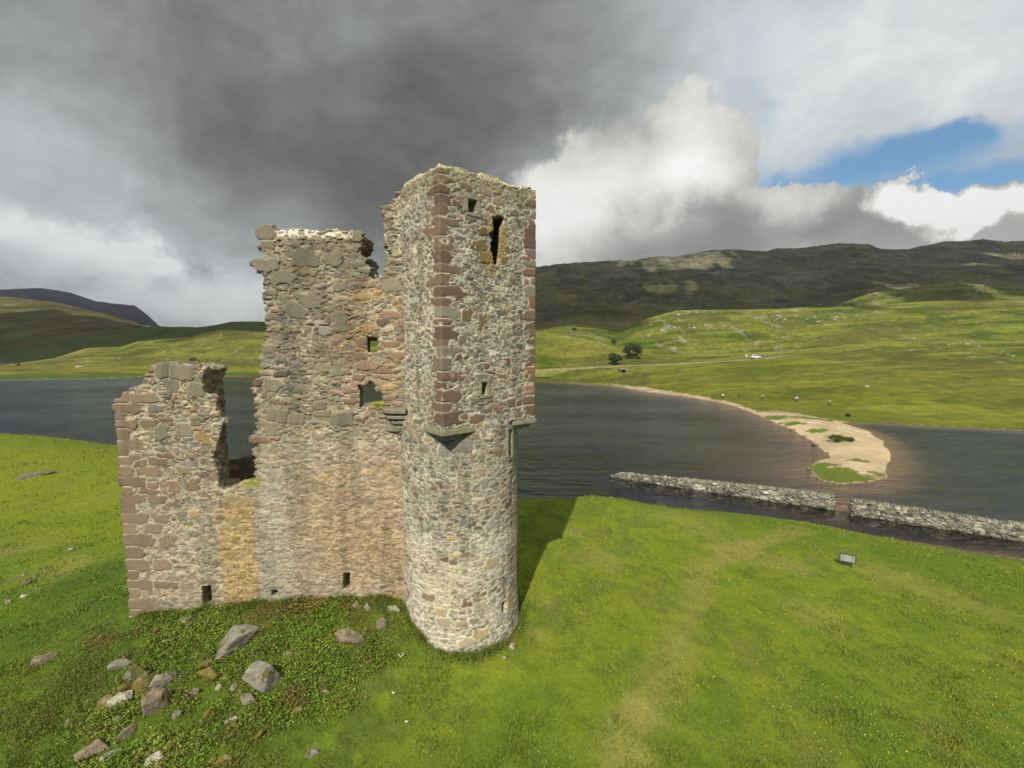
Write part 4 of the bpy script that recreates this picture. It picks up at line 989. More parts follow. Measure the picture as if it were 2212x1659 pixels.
drystone((PC.x, PC.y), (PD.x, PD.y), 1.38, 1.26, 'grey drystone wall with upright copestones right of the gap, running out of the frame', 42)

# ------------------------------------------------------------------ boulders
def mat_rock(name, base, base2, moss, mossc=(.20, .17, .03), dark=.0):
    m = bpy.data.materials.new(name); m.use_nodes = True; t = NT(m.node_tree); m.node_tree.nodes.clear()
    g = t.n('ShaderNodeNewGeometry'); P = g.outputs['Position']
    n = t.noise(P, 5.0, 6, .65); n2 = t.noise(P, 22, 4, .6); n3 = t.noise(P, 2.3, 4, .6)
    c = t.mix(t.mr(n, .35, .65), base, base2); c = t.mix(t.math('MULTIPLY', t.mr(n2, .45, .7), .45), c, tuple(x*.45 for x in base))
    c = t.mix(t.math('MULTIPLY', t.mr(n3, .56, .62), dark), c, (.045, .035, .02))
    sep = t.n('ShaderNodeSeparateXYZ'); t.link(g.outputs['Normal'], sep.inputs[0])
    mm = t.mr(t.math('ADD', n3, t.math('MULTIPLY', n2, .25)), .80-moss*.5, .86-moss*.5)
    c = t.mix(mm, c, mossc)
    p = t.n('ShaderNodeBsdfPrincipled'); t.link(c, p.inputs['Base Color']); p.inputs['Roughness'].default_value = .92; p.inputs['Specular IOR Level'].default_value = .2
    b = t.n('ShaderNodeBump'); b.inputs['Strength'].default_value = .7; b.inputs['Distance'].default_value = .03; t.link(t.math('ADD', n, n2), b.inputs['Height']); t.link(b.outputs[0], p.inputs['Normal'])
    o = t.n('ShaderNodeOutputMaterial'); t.link(p.outputs[0], o.inputs[0]); return m
RM = dict(g=mat_rock('grey_rock', (.17, .165, .125), (.29, .275, .215), .16, (.13, .12, .03), dark=.8), b=mat_rock('brown_rock', (.17, .135, .095), (.27, .225, .16), .16, (.12, .11, .03), dark=.4),
          p=mat_rock('pale_rock', (.30, .28, .22), (.52, .49, .40), .22, (.15, .14, .05), dark=.5), m=mat_rock('mossy_rock', (.17, .14, .09), (.27, .23, .16), .54, (.15, .125, .025), dark=.8), d=mat_rock('dark_rock', (.12, .11, .085), (.2, .185, .15), .3))
RM['o'] = mat_rock('outcrop', (.26, .255, .21), (.40, .39, .33), .14, (.10, .12, .02), dark=.5)
def boulder(p, w_, h_, d_, kind, label, seed, sink=.35, rot=None, tiltx=0.0, group=None, name='boulder', cat='boulder', sub=4):
    bm = bmesh.new(); bmesh.ops.create_icosphere(bm, subdivisions=sub, radius=1.0)
    r = np.random.RandomState(seed); pl = []
    for _ in range(13):
        v = r.normal(size=3)*[1, 1, .8]; v /= np.linalg.norm(v); pl.append((v, r.uniform(.36, .74)))
    N = np.array([x[0] for x in pl]); Dd = np.array([x[1] for x in pl])
    co = np.array([v.co[:] for v in bm.verts]); dt = co @ N.T
    k = np.where(dt > .05, Dd/np.maximum(dt, .05), 9.0); k = np.minimum(k.min(1), 1.0)*1.12
    k = k*(1+.22*(fbm(co[:, 0]*1.7+seed, co[:, 1]*1.7, co[:, 2]*1.7, 4)-.5)+.13*(fbm(co[:, 0]*7+seed, co[:, 1]*7, co[:, 2]*7, 3)-.5))
    co = co*k[:, None]; co = co/np.abs(co).max(0)*np.array([w_/2, d_/2, h_/2])
    for v, c in zip(bm.verts, co): v.co = c
    o = bm_obj(name, bm, RM[kind], None, smooth=True)
    for q in o.data.polygons: q.use_smooth = False if sub < 4 else True
    o.location = p + Vector((0, 0, h_*(.5-sink))); o.rotation_euler = (tiltx, r.uniform(-.15, .15), r.uniform(0, 6.28) if rot is None else rot)
    tag(o, label, cat, group); return o
ROCKS = [
 (505,1390,103,50,'g',.5,'big low grey boulder with a cracked top lying below the castle wall'),
 (757,1378,58,34,'b',.45,'brownish flat boulder among leaves below the castle wall, left of the tower foot'),
 (824,1352,25,22,'b',.4,'small angular tan stone on the grass left of the tower foot'),
 (793,1316,22,22,'g',.4,'upright grey stone against the foot of the wall near the tower'),
 (769,1314,19,16,'b',.4,'rounded tan stone at the foot of the wall beside an upright grey one'),
 (847,1316,32,20,'p',.5,'lump of pale lime mortar where the wall meets the round tower'),
 (99,1428,42,20,'b',.4,'flat brown stone alone on the grass left of the rubble'),
 (264,1440,46,24,'g',.4,'slanted grey slab at the upper left end of the boulder heap'),
 (299,1466,56,44,'g',.35,'smooth grey egg-shaped boulder on top of the boulder heap'),
 (356,1470,62,40,'g',.45,'rough grey boulder half sunk in grass right of the egg-shaped one'),
 (334,1532,66,56,'b',.35,'large flat-faced brown boulder in the middle of the heap'),
 (277,1584,40,26,'b',.4,'wedge-shaped tan stone below the large flat-faced boulder'),
 (577,1482,82,66,'g',.35,'large pale grey block with dark lichen patches standing alone right of the heap'),
 (537,1520,30,30,'g',.4,'squarish grey stone leaning under the lichen-patched block'),
 (452,1464,44,30,'m',.35,'mossy stone with a white broken face on the grass above the heap'),
 (443,1440,30,16,'m',.4,'low mossy stone just behind the one with a white face'),
 (304,1492,42,34,'m',.3,'ochre mossy boulder wedged under the egg-shaped one'),
 (262,1516,48,36,'p',.35,'broken whitish stone at the left of the heap'),
 (272,1496,30,24,'m',.3,'yellow mossy stone between the whitish stone and the egg-shaped boulder'),
 (230,1520,34,26,'m',.4,'reddish mossy stone at the far left of the heap'),
 (201,1622,58,40,'b',.45,'grey-brown boulder sunk in grass at the lower left'),
 (241,1630,36,18,'g',.4,'narrow grey slab lying beside the sunk grey-brown boulder'),
 (220,1645,24,16,'p',.4,'small pale stone at the bottom left edge of the rubble'),
 (335,1642,46,26,'p',.45,'whitish crumbled boulder near the bottom edge of the picture'),
 (680,1626,36,18,'g',.45,'low grey stone among weeds near the bottom edge'),
 (623,1418,22,20,'b',.4,'small brown stone in weeds above the lichen-patched block'),
 (383,1550,24,24,'g',.4,'grey stone poking from weeds right of the flat-faced boulder'),
 (450,1548,26,26,'m',.4,'mossy upright stone in weeds between the heap and the lichen-patched block'),
 (505,1556,32,18,'p',.45,'pale low stone in weeds below the lichen-patched block'),
 (505,1488,26,14,'g',.45,'small grey stone left of the lichen-patched block'),
 (474,1490,15,14,'p',.4,'little pale stone between the mossy stones and the lichen-patched block'),
 (364,1387,24,14,'g',.45,'small grey stone on the bank under the wall corner'),
 (405,1338,36,14,'p',.5,'flat pale footing stone at the base of the wall corner'),
 (56,1262,22,14,'g',.4,'grey stone on the left slope beside two whiter ones'),
 (50,1290,20,9,'p',.4,'thin pale stone on the left slope'),
 (14,1304,14,13,'p',.3,'bright white stone at the left edge of the picture'),
 (50,1244,12,7,'p',.4,'tiny pale stone uppermost on the left slope'),
 (70,1028,70,16,'d',.6,'low dark rock outcrop on the sunny grass left of the castle'),
 (1108,1400,16,14,'p',.35,'small pale stone on the grass right of the tower foot'),
 (1090,1424,9,8,'p',.35,'tiny pale stone in front of the tower foot'),
 (420,1500,26,20,'b',.45,'brown stone half hidden in grass between the heap and the mossy pair'),
 (250,1560,24,18,'g',.45,'grey stone under the left end of the heap'),
 (560,1590,30,20,'m',.45,'mossy stone in weeds low down right of the heap'),
 (700,1500,22,16,'b',.5,'small brown stone in deep weeds right of the lichen-patched block'),
 (480,1640,34,22,'m',.5,'mossy boulder in weeds at the bottom edge'),
 (150,1560,22,14,'b',.5,'small stone in the grass left of the wedge-shaped one'),
 (640,1540,24,18,'m',.4,'mossy stone hidden in weeds below the lichen-patched block'),
 (150,1190,14,7,'p',.4,'flat white stone on the dry grass left of the castle'),
 (1368,774,9,13,'p',.2,'white stone showing under the larger tree by the road'),
 (175,793,20,3,'p',.3,'long pale stone on the far green shore'),
 (1872,836,10,4,'p',.3,'pale stone in the grass behind the walkers'),
]
FOOT = []
def place_rocks():
    for i, (px, py, w_, h_, k, sk, lab) in enumerate(ROCKS):
        p = hit(px, py); D_ = p.y*math.cos(PITCH)+(H-p.z)*math.sin(PITCH); W = w_*D_/F
        el = math.atan2(H-p.z, p.y); hh = max(h_*D_/F*1.25-W*.35*math.sin(el), h_*D_/F*.75)
        p.z = gz(p.x, p.y)
        FOOT.append((p.x, p.y, W*.36))
        bg = 1.08 if i < 33 or 'weeds' in lab else 1.0
        boulder(p, W*1.0*bg, hh*1.35*bg, W*.62*bg, k, lab, 100+i, sink=min(.5, sk*1.0), rot=-math.atan2(p.x, p.y)+random.Random(i).uniform(-.22, .22), tiltx=random.Random(i+50).uniform(-.14, .14), group='stones fallen from the ruin' if i < 33 else None, sub=(5 if w_ > 38 else 4) if w_ > 20 and p.y < 60 else 3)
    led = [(1688,915,16,5),(1712,929,14,6),(1738,943,16,6),(1762,962,16,7),(1784,980,16,7),(1764,998,20,7),(1749,1014,20,8),(1757,1031,24,8),(1640,889,16,4),(1615,880,12,3)]
    labs = ['topmost of the brown ledges where the spit leaves the beach', 'brown ledge second from the beach on the spit edge', 'brown rock ledge halfway down the spit edge', 'brown ledge just above the bend of the spit', 'dark ledge at the waist of the spit', 'broad dark ledge beside the green patch on the spit', 'low dark ledge touching the green tip of the spit', 'lowest dark ledge at the green tip of the spit', 'sandstone ledge on the beach left of the spit', 'farthest small ledge on the narrow beach']
    for i, (px, py, w_, h_) in enumerate(led):
        p = hit(px, py); D_ = p.y; boulder(p, w_*D_/F, h_*D_/F*1.2, w_*D_/F*1.0, 'b' if i in (0, 1, 2, 8, 9) else 'd', labs[i], 300+i, .45, group='rock ledges along the spit', name='rock_ledge', cat='rock ledge', sub=3)
place_rocks()
def outcrops():
    r = random.Random(12); protos = []
    for i in range(6):
        o = boulder(Vector((0, 0, 0)), 1, .62, .8, 'o', '', 500+i, .3, name='outcrop_rock', cat='rock', sub=3); protos.append(o)
    used = set()
    bands = [('pale rock in the long outcrop band across the middle of the right-hand hill', 'rocks of the long outcrop band on the right-hand hill', [(1640,697),(1700,688),(1760,692),(1800,690),(1850,684)], 30, 7, 9),
             ('grey rock in the sloping outcrop above the round trees', 'rocks of the sloping outcrop above the trees', [(1385,728),(1420,716),(1450,709),(1500,704),(1560,702)], 26, 5, 7),
             ('pale rock along the crest of the highest green hill at right', 'rocks along the highest green crest', [(1800,658),(1860,641),(1920,627),(1990,617),(2060,613),(2130,617),(2200,622)], 30, 3, 7),
             ('pale rock low on the green hillside at the right edge', 'rocks low on the hillside at the right edge', [(2010,752),(2060,744),(2110,742),(2160,764),(2200,772)], 16, 6, 8),
             ('grey rock on the small knoll below the dark mountain', 'rocks on the small knoll below the mountain', [(1400,694),(1440,684),(1475,676),(1520,678)], 10, 4, 7)]
    for lab, grp, line, n, sp, wp in bands:
        for k in range(n):
            u = r.random()*(len(line)-1); i = int(u); f = u-i
            px = line[i][0]*(1-f)+line[i+1][0]*f+r.gauss(0, 5); py = line[i][1]*(1-f)+line[i+1][1]*f+r.gauss(0, sp*.5)
            p = hit(px, py, 110); W = wp*r.uniform(.45, 1.5)*p.y/F
            j = r.randrange(6); s = protos[j]; o = s if j not in used else s.copy()
            if j in used: COL.objects.link(o)
            used.add(j)
            o.location = (p.x, p.y, gz(p.x, p.y)+.05*W); o.scale = (W, W*.9, W*r.uniform(.5, .95)); o.rotation_euler = (r.uniform(-.2, .2), r.uniform(-.25, .25), r.uniform(-.6, .6)); tag(o, lab, 'rock', grp)
outcrops()

# ------------------------------------------------------------------ leaves, grass, weeds
def leaf_mesh(name, C, size, col, up=.35, seed=0, aspect=.6, mat=None, parent=None):
    """one small four-cornered leaf at every point C"""
    r = np.random.RandomState(seed); n = len(C)
    nrm = r.normal(size=(n, 3)); nrm[:, 2] = np.abs(nrm[:, 2])*(1+up*4); nrm /= np.linalg.norm(nrm, axis=1)[:, None]
    a = np.cross(nrm, r.normal(size=(n, 3))); a /= np.linalg.norm(a, axis=1)[:, None]; b = np.cross(nrm, a)
    size = np.broadcast_to(size, n)[:, None]
    k = r.uniform(.7, 1.3, (n, 1))*size
    V = np.stack([C-a*k, C-b*k*aspect+nrm*k*.15, C+a*k, C+b*k*aspect+nrm*k*.15], 1).reshape(-1, 3)
    Q = np.arange(4*n).reshape(n, 4)
    return mesh_np(name, V, Q, mat or M_LEAF, parent, np.repeat(col, 4, 0), smooth=False)
def build_grass():
    r = np.random.RandomState(77); n = 430000
    # even cover of the mound, thinning with distance
    y = 1/(1/7.5-r.rand(n)*(1/7.5-1/62.)); t = r.uniform(-1.35, 1.35, n); x = t*y
    zk = z_knoll(x, y); keep = (zk > .25) & ~((x > -13.4) & (x < -3.2) & (y > 15.8) & (y < 17.3)) & (np.hypot(x-TC[0], y-TC[1]) > 2.15)
    x, y = x[keep], y[keep]; z = ground_z(x, y)[0]; n = len(x)
    patch = fbm(x*1.3, y*1.3, 9, 3); hgt = (.022+.026*sstep(patch, .45, .7)+.03*sstep(patch, .63, .74))*(1+y/28.)*r.uniform(.5, 1.5, n)
    an = r.uniform(0, 6.28, n); wd_ = .006*(1+y/11.)*r.uniform(.7, 1.5, n); lean = r.normal(size=(n, 2))*hgt[:, None]*.55
    dx, dy = np.cos(an)*wd_, np.sin(an)*wd_
    V = np.stack([np.stack([x-dx, y-dy, z-.01], 1), np.stack([x+dx, y+dy, z-.01], 1), np.stack([x+lean[:, 0], y+lean[:, 1], z+hgt], 1)], 1).reshape(-1, 3)
    g = fbm(x/9., y/9., 0, 4)*.5+fbm(x/2.2, y/2.2, 4, 4)*.5
    c = lerp(np.array([.115, .172, .018]), np.array([.168, .215, .025]), sstep(g, .4, .6)); c = lerp(c, np.array([.30, .28, .08]), (r.rand(n) < .06+.12*sstep(patch, .5, .7))*.6)
    c = c*r.uniform(.75, 1.2, (n, 1))
    # uncut grass against the masonry
    m_ = 11000; ar = r.uniform(0, 6.28, m_//2); rr_ = 2.20+np.abs(r.normal(size=m_//2))*.12
    x = np.r_[TC[0]+rr_*np.cos(ar), r.uniform(-13.5, -4.0, m_//2)]; y = np.r_[TC[1]+rr_*np.sin(ar), YW-.03-np.abs(r.normal(size=m_//2))*.16]
    z = ground_z(x, y)[0]; cl_ = sstep(fbm(x*2.2, y*2.2, 19, 3), .36, .62); hgt = (.05+.24*cl_)*r.uniform(.5, 1.3, len(x)); an = r.uniform(0, 6.28, len(x)); wd_ = .011*r.uniform(.7, 1.5, len(x)); lean = r.normal(size=(len(x), 2))*hgt[:, None]*.4
    dx, dy = np.cos(an)*wd_, np.sin(an)*wd_
    V2 = np.stack([np.stack([x-dx, y-dy, z-.03], 1), np.stack([x+dx, y+dy, z-.03], 1), np.stack([x+lean[:, 0], y+lean[:, 1], z+hgt], 1)], 1).reshape(-1, 3)
    c2 = lerp(np.array([.10, .16, .018]), np.array([.20, .20, .05]), r.rand(len(x))**2)*r.uniform(.7, 1.2, (len(x), 1))
    V = np.concatenate([V, V2]); c = np.concatenate([c, c2]); n = len(c)
    o = mesh_np('grass', V, np.arange(3*n).reshape(n, 3), M_LEAF, None, np.repeat(c, 3, 0), smooth=False)
    tag(o, 'short green turf covering the castle mound', 'grass', kind='stuff')
build_grass()
def build_weeds():
    r = np.random.RandomState(5); cs = []; cc = []; sz = []
    n = 13500
    x = r.uniform(-16.5, -2.2, n); y = r.uniform(7.2, 15.75, n)
    m = fbm(x*.55, y*.55, 40, 4); m2 = fbm(x*1.7, y*1.7, 41, 3)
    edge = sstep(x, -16.5, -13.2)*(1-sstep(x, -4.6, -2.6)); dens = sstep(m*.65+m2*.35+.16*(edge-1)-.0*(y), .42, .54)*edge
    k = r.rand(n) < dens; x, y = x[k], y[k]
    for fx, fy, fr_ in FOOT: k = np.hypot(x-fx, (y-fy)*1.2) > fr_+.03; x, y = x[k], y[k]
    # along the wall foot and beside the tower
    xb = r.uniform(-13.0, -4.0, 240); yb = YW-.12-np.abs(r.normal(size=240))*.3; x = np.r_[x, xb]; y = np.r_[y, yb]
    xt = TC[0]-r.uniform(1.4, 2.7, 130); yt = r.uniform(14.6, 15.8, 130); kt = np.hypot(xt-TC[0], yt-TC[1]) > 2.25; x = np.r_[x, xt[kt]]; y = np.r_[y, yt[kt]]
    ar = r.uniform(0, 6.28, 420); rr_ = 2.19+np.abs(r.normal(size=420))*.13; x = np.r_[x, TC[0]+rr_*np.cos(ar)]; y = np.r_[y, TC[1]+rr_*np.sin(ar)]
    xb = r.uniform(-13.3, -4.0, 420); yb = YW-.05-np.abs(r.normal(size=420))*.14; x = np.r_[x, xb]; y = np.r_[y, yb]
    xl = r.uniform(-17, -13.6, 160); yl = r.uniform(14.5, 22, 160); x = np.r_[x, xl]; y = np.r_[y, yl]
    z = ground_z(x, y)[0]; mm = fbm(x*.8, y*.8, 50, 3); typ = fbm(x*.45, y*.45, 60, 3)
    for i in range(len(x)):
        broad = typ[i]+r.uniform(-.12, .12) > .5
        q = r.randint(14, 30); R = r.uniform(.08, .20); hh = r.uniform(.05, .26)*(1.15 if broad else .8)
        p = r.normal(size=(q, 3))*[R, R, 0]; p[:, 2] = np.abs(r.rand(q))**.6*hh*(1-np.clip(np.hypot(p[:, 0], p[:, 1])/(R*2.6), 0, 1))+.02
        cs.append(p+[x[i], y[i], z[i]]); s_ = r.uniform(.02, .042) if broad else r.uniform(.012, .024)
        sz.append(np.full(q, s_))
        base = np.array([.125, .20, .022]) if broad else np.array([.12, .155, .028])
        if mm[i] > .66: base = np.array([.17, .145, .035])
        if mm[i] < .40: base = np.array([.17, .23, .028])
        ch = r.rand()
        if ch < .13: base = np.array([.17, .13, .05])
        elif ch < .28: base = base*.55
        cc.append(base*r.uniform(.55, 1.45, (q, 1)))
    o = leaf_mesh('weeds', np.concatenate(cs), np.concatenate(sz), np.concatenate(cc), .3, 4, .65)
    tag(o, 'thick nettles and broad-leaved weeds over the rubble bank', 'weeds', kind='stuff')
    # clumps of plantain and clover in the open turf
    cs = []; cc = []; sz = []
    for (px, py, R, k) in [(1210,1330,1.6,150),(1260,1280,1.2,90),(1950,1450,2.2,260),(1850,1560,1.3,170),(1500,1560,.9,80),(1180,1620,1.0,160),(1300,1600,.5,40),(2100,1500,1.5,170),(1750,1480,1.2,120),(1900,1640,1.2,130),(1700,1600,.9,90),(1650,1655,.7,70),(960,1560,1.0,110),(2150,1620,1.0,110),(1240,1390,1.2,90),(930,1480,.9,110),(250,1210,1.2,70),(210,1330,1.3,80)]:
        c = hit(px, py)
        for _ in range(k):
            xx = c.x+r.normal()*R*.6; yy = c.y+r.normal()*R*.6; zz = gz(xx, yy) if False else None
            q = r.randint(4, 8); p = r.normal(size=(q, 3))*[.05, .05, 0]; p[:, 2] = r.rand(q)*.05+.015; p[:, 0] += xx; p[:, 1] += yy
            cs.append(p); cc.append(np.array([.13, .19, .03])*r.uniform(.6, 1.4, (q, 1))); sz.append(np.full(q, r.uniform(.016, .034)))
    P_ = np.concatenate(cs); P_[:, 2] += ground_z(P_[:, 0], P_[:, 1])[0]
    ok = np.hypot(P_[:, 0]-TC[0], P_[:, 1]-TC[1]) > 2.2
    o = leaf_mesh('ground_cover', P_[ok], np.concatenate(sz)[ok], np.concatenate(cc)[ok], .6, 6, .6)
    tag(o, 'small broad leaves dotted through the open turf', 'ground cover', kind='stuff')
    n = 1500; y = 1/(1/12.-r.rand(n)*(1/12.-1/45.)); x = r.uniform(-.05, 1.3, n)*y; k = (z_knoll(x, y) > .6) & (fbm(x*.3, y*.3, 70, 3) > .47) & (np.hypot(x-TC[0], y-TC[1]) > 2.3); x, y = x[k], y[k]
    z = ground_z(x, y)[0]+.05
    o = leaf_mesh('buttercups', np.stack([x, y, z], 1), .010*(1+y/14.), np.tile([.62, .50, .03], (len(x), 1)), .8, 7, 1.0)
    tag(o, 'scattered tiny yellow flowers in the grass', 'flowers', kind='stuff')
build_weeds()

# ------------------------------------------------------------------ trees and shrubs
M_BARK = mat_plain('bark', (.12, .10, .075), .9, .3, 10)
def tube(bm, pts, rad, seg=7):
    rings = []
    for i, (p, r_) in enumerate(zip(pts, rad)):
        d = (pts[min(i+1, len(pts)-1)]-pts[max(i-1, 0)]).normalized(); a = d.orthogonal().normalized(); b = d.cross(a)
        rings.append([bm.verts.new(p+(a*math.cos(6.2832*k/seg)+b*math.sin(6.2832*k/seg))*r_) for k in range(seg)])
    for A, B in zip(rings[:-1], rings[1:]):
        for k in range(seg): bm.faces.new((A[k], A[(k+1) % seg], B[(k+1) % seg], B[k]))
    bm.faces.new(rings[0][::-1]); bm.faces.new(rings[-1])
def tree(px, py, wpx, hpx, label, seed, name='tree', cat='tree', leaves=7500, leaf=.20, trunk=.18, col=(.055, .085, .022), group=None):
    p = hit(px, py); D_ = p.y+.1*(H-p.z); W = wpx*D_/F; Hh = hpx*D_/F; r = np.random.RandomState(seed); rr = random.Random(seed)
    root = empty(name, (p.x, p.y, gz(p.x, p.y)-.05)); tag(root, label, cat, group)
    bm = bmesh.new(); limbs = []
    tube(bm, [Vector((0, 0, -.2)), Vector((.05*W, 0, Hh*trunk)), Vector((.02*W, .03*W, Hh*.55))], [W*.045, W*.034, W*.015])
    for k in range(7):
        a = k*.9+rr.uniform(-.3, .3); e = Vector((math.cos(a)*W*.34*rr.uniform(.6, 1), math.sin(a)*W*.34*rr.uniform(.6, 1), Hh*rr.uniform(.45, .85)))
        s_ = Vector((.03*W, 0, Hh*trunk*rr.uniform(.7, 1.4))); tube(bm, [s_, (s_+e)*.5+Vector((0, 0, -.03*Hh)), e], [W*.022, W*.014, W*.006], 5); limbs.append(e)
    bm_obj('trunk', bm, M_BARK, root, smooth=True)
    cl = []; nb = 34
    for k in range(nb):
        u = r.normal(size=3); u /= np.linalg.norm(u); u *= r.uniform(.45, 1)**.6
        cl.append(np.array([u[0]*W*.40, u[1]*W*.40, Hh*(.56+u[2]*.36)]))
    C_ = []; c_ = []
    per = leaves//nb
    for k, q in enumerate(cl):
        R = W*r.uniform(.09, .17); v = r.normal(size=(per, 3)); v /= np.linalg.norm(v, axis=1)[:, None]; v *= (r.rand(per, 1)**.4)*R*[1, 1, .75]
        C_.append(v+q); c_.append(np.array(col)*r.uniform(.75, 1.3)*r.uniform(.6, 1.5, (per, 1)))
    C_ = np.concatenate(C_); c_ = np.concatenate(c_); k = C_[:, 2] > Hh*.06
    leaf_mesh('crown', C_[k], leaf, c_[k], .1, seed, .6, None, root)
    return root
tree(1366, 776, 43, 38, 'larger round dark green tree beside the road', 1, group='trees by the roadside burn')
tree(1328, 788, 33, 28, 'smaller round bush-like tree left of the larger one', 2, group='trees by the roadside burn', trunk=.08)
tree(1326, 745, 13, 13, 'small thin tree farther up the burn behind the two round ones', 3, leaves=1200, group='trees by the roadside burn')
tree(1240, 716, 12, 9, 'distant dark bush on the crest behind the small hill', 9, leaves=900)
tree(417, 783, 18, 12, 'lone dark shrub on the far shore behind the broken wall', 4, 'shrub', 'shrub', 1200, .14, .05)
tree(39, 791, 9, 7, 'small dark shrub on the far left shore', 5, 'shrub', 'shrub', 700, .12, .05)
tree(1806, 954, 36, 15, 'dark green leafy shrub on the sand spit', 6, 'shrub', 'shrub', 1500, .07, .02, (.06, .095, .018), 'shrubs on the sand spit')
tree(1835, 953, 24, 9, 'lower shrub joined to the right of the larger one on the sand', 7, 'shrub', 'shrub', 900, .07, .02, (.07, .10, .018), 'shrubs on the sand spit')
tree(1832, 900, 12, 8, 'dark tuft of reeds at the meadow edge above the spit', 8, 'reed_tuft', 'reeds', 500, .09, .02, (.05, .07, .018))
# small leafless plant rooted in the tall slot of the cap house
u, z = on_right(1060, 545)
bm = bmesh.new(); rr = random.Random(2)
for k in range(14):
    a = rr.uniform(0, 6.28); e = Vector((math.cos(a)*.10, math.sin(a)*.05, rr.uniform(.12, .28))); tube(bm, [Vector((0, 0, -.05)), e*.5, e], [.007, .005, .003], 4)
wp = CAPM @ Vector((u+.02, .35, z)); o = bm_obj('wall_plant', bm, mat_plain('dry_stem', (.08, .07, .04))); o.location = wp
tag(o, 'wispy plant rooted in the tall slot near the top of the tower', 'plant')

# ------------------------------------------------------------------ road, culvert, car, posts
def build_road():
    pts = []
    for px in list(range(1100, 1725, 25)):
        py = np.interp(px, [1100, 1155, 1279, 1340, 1421, 1560, 1665, 1728], [800, 798, 792, 789, 787, 780, 772.5, 763]); p = hit(px, py, 120)
        pts.append(Vector((p.x, np.interp(px, [1100, 1340, 1560, 1728], [197, 194, 195, 197]), 0)))
    for p in pts:
        p.y = float(np.interp(p.x/195., L2[:, 0], L2[:, 1])); p.z = gz(p.x, p.y)+.12
    for _ in range(3):
        for i in range(1, len(pts)-1): pts[i].z = (pts[i-1].z+pts[i].z*2+pts[i+1].z)/4
    V = []; C = []
    for p in pts:
        for dy, dz, c in ((-6.0, -3.0, (.13, .15, .02)), (-2.5, -.04, (.25, .24, .085)), (-2.1, 0, (.13, .13, .125)), (2.1, .02, (.13, .13, .125)), (2.5, 0, (.25, .24, .085)), (5.0, -2.0, (.13, .15, .02))):
            V.append((p.x, p.y+dy, p.z+dz)); C.append(c)
    Q = []
    for i in range(len(pts)-1):
        for k in range(5): a = i*6+k; Q.append((a, a+6, a+7, a+1))
    o = mesh_np('road', V, Q, M_GROUND, None, np.array(C), smooth=False); tag(o, kind='structure'); return pts
ROADP = build_road()
def road_at(px):
    t = at(px, 780, Y=195).x; xs = [p.x for p in ROADP]
    return Vector((t, float(np.interp(t, xs, [p.y for p in ROADP])), float(np.interp(t, xs, [p.z for p in ROADP]))))
M_WHITE = mat_plain('white_paint', (.78, .78, .76), .35, .04, 4, bump=0, spec=.5); M_GLASS = mat_plain('dark_glass', (.03, .035, .04), .1, .05, 4, bump=0, spec=.6)
M_TYRE = mat_plain('tyre', (.02, .02, .02), .8); M_RIM = mat_plain('rim', (.4, .4, .4), .4, metal=.6); M_RED = mat_plain('tail_lamp', (.35, .02, .02), .3); M_LAMP = mat_plain('head_lamp', (.7, .7, .68), .2)
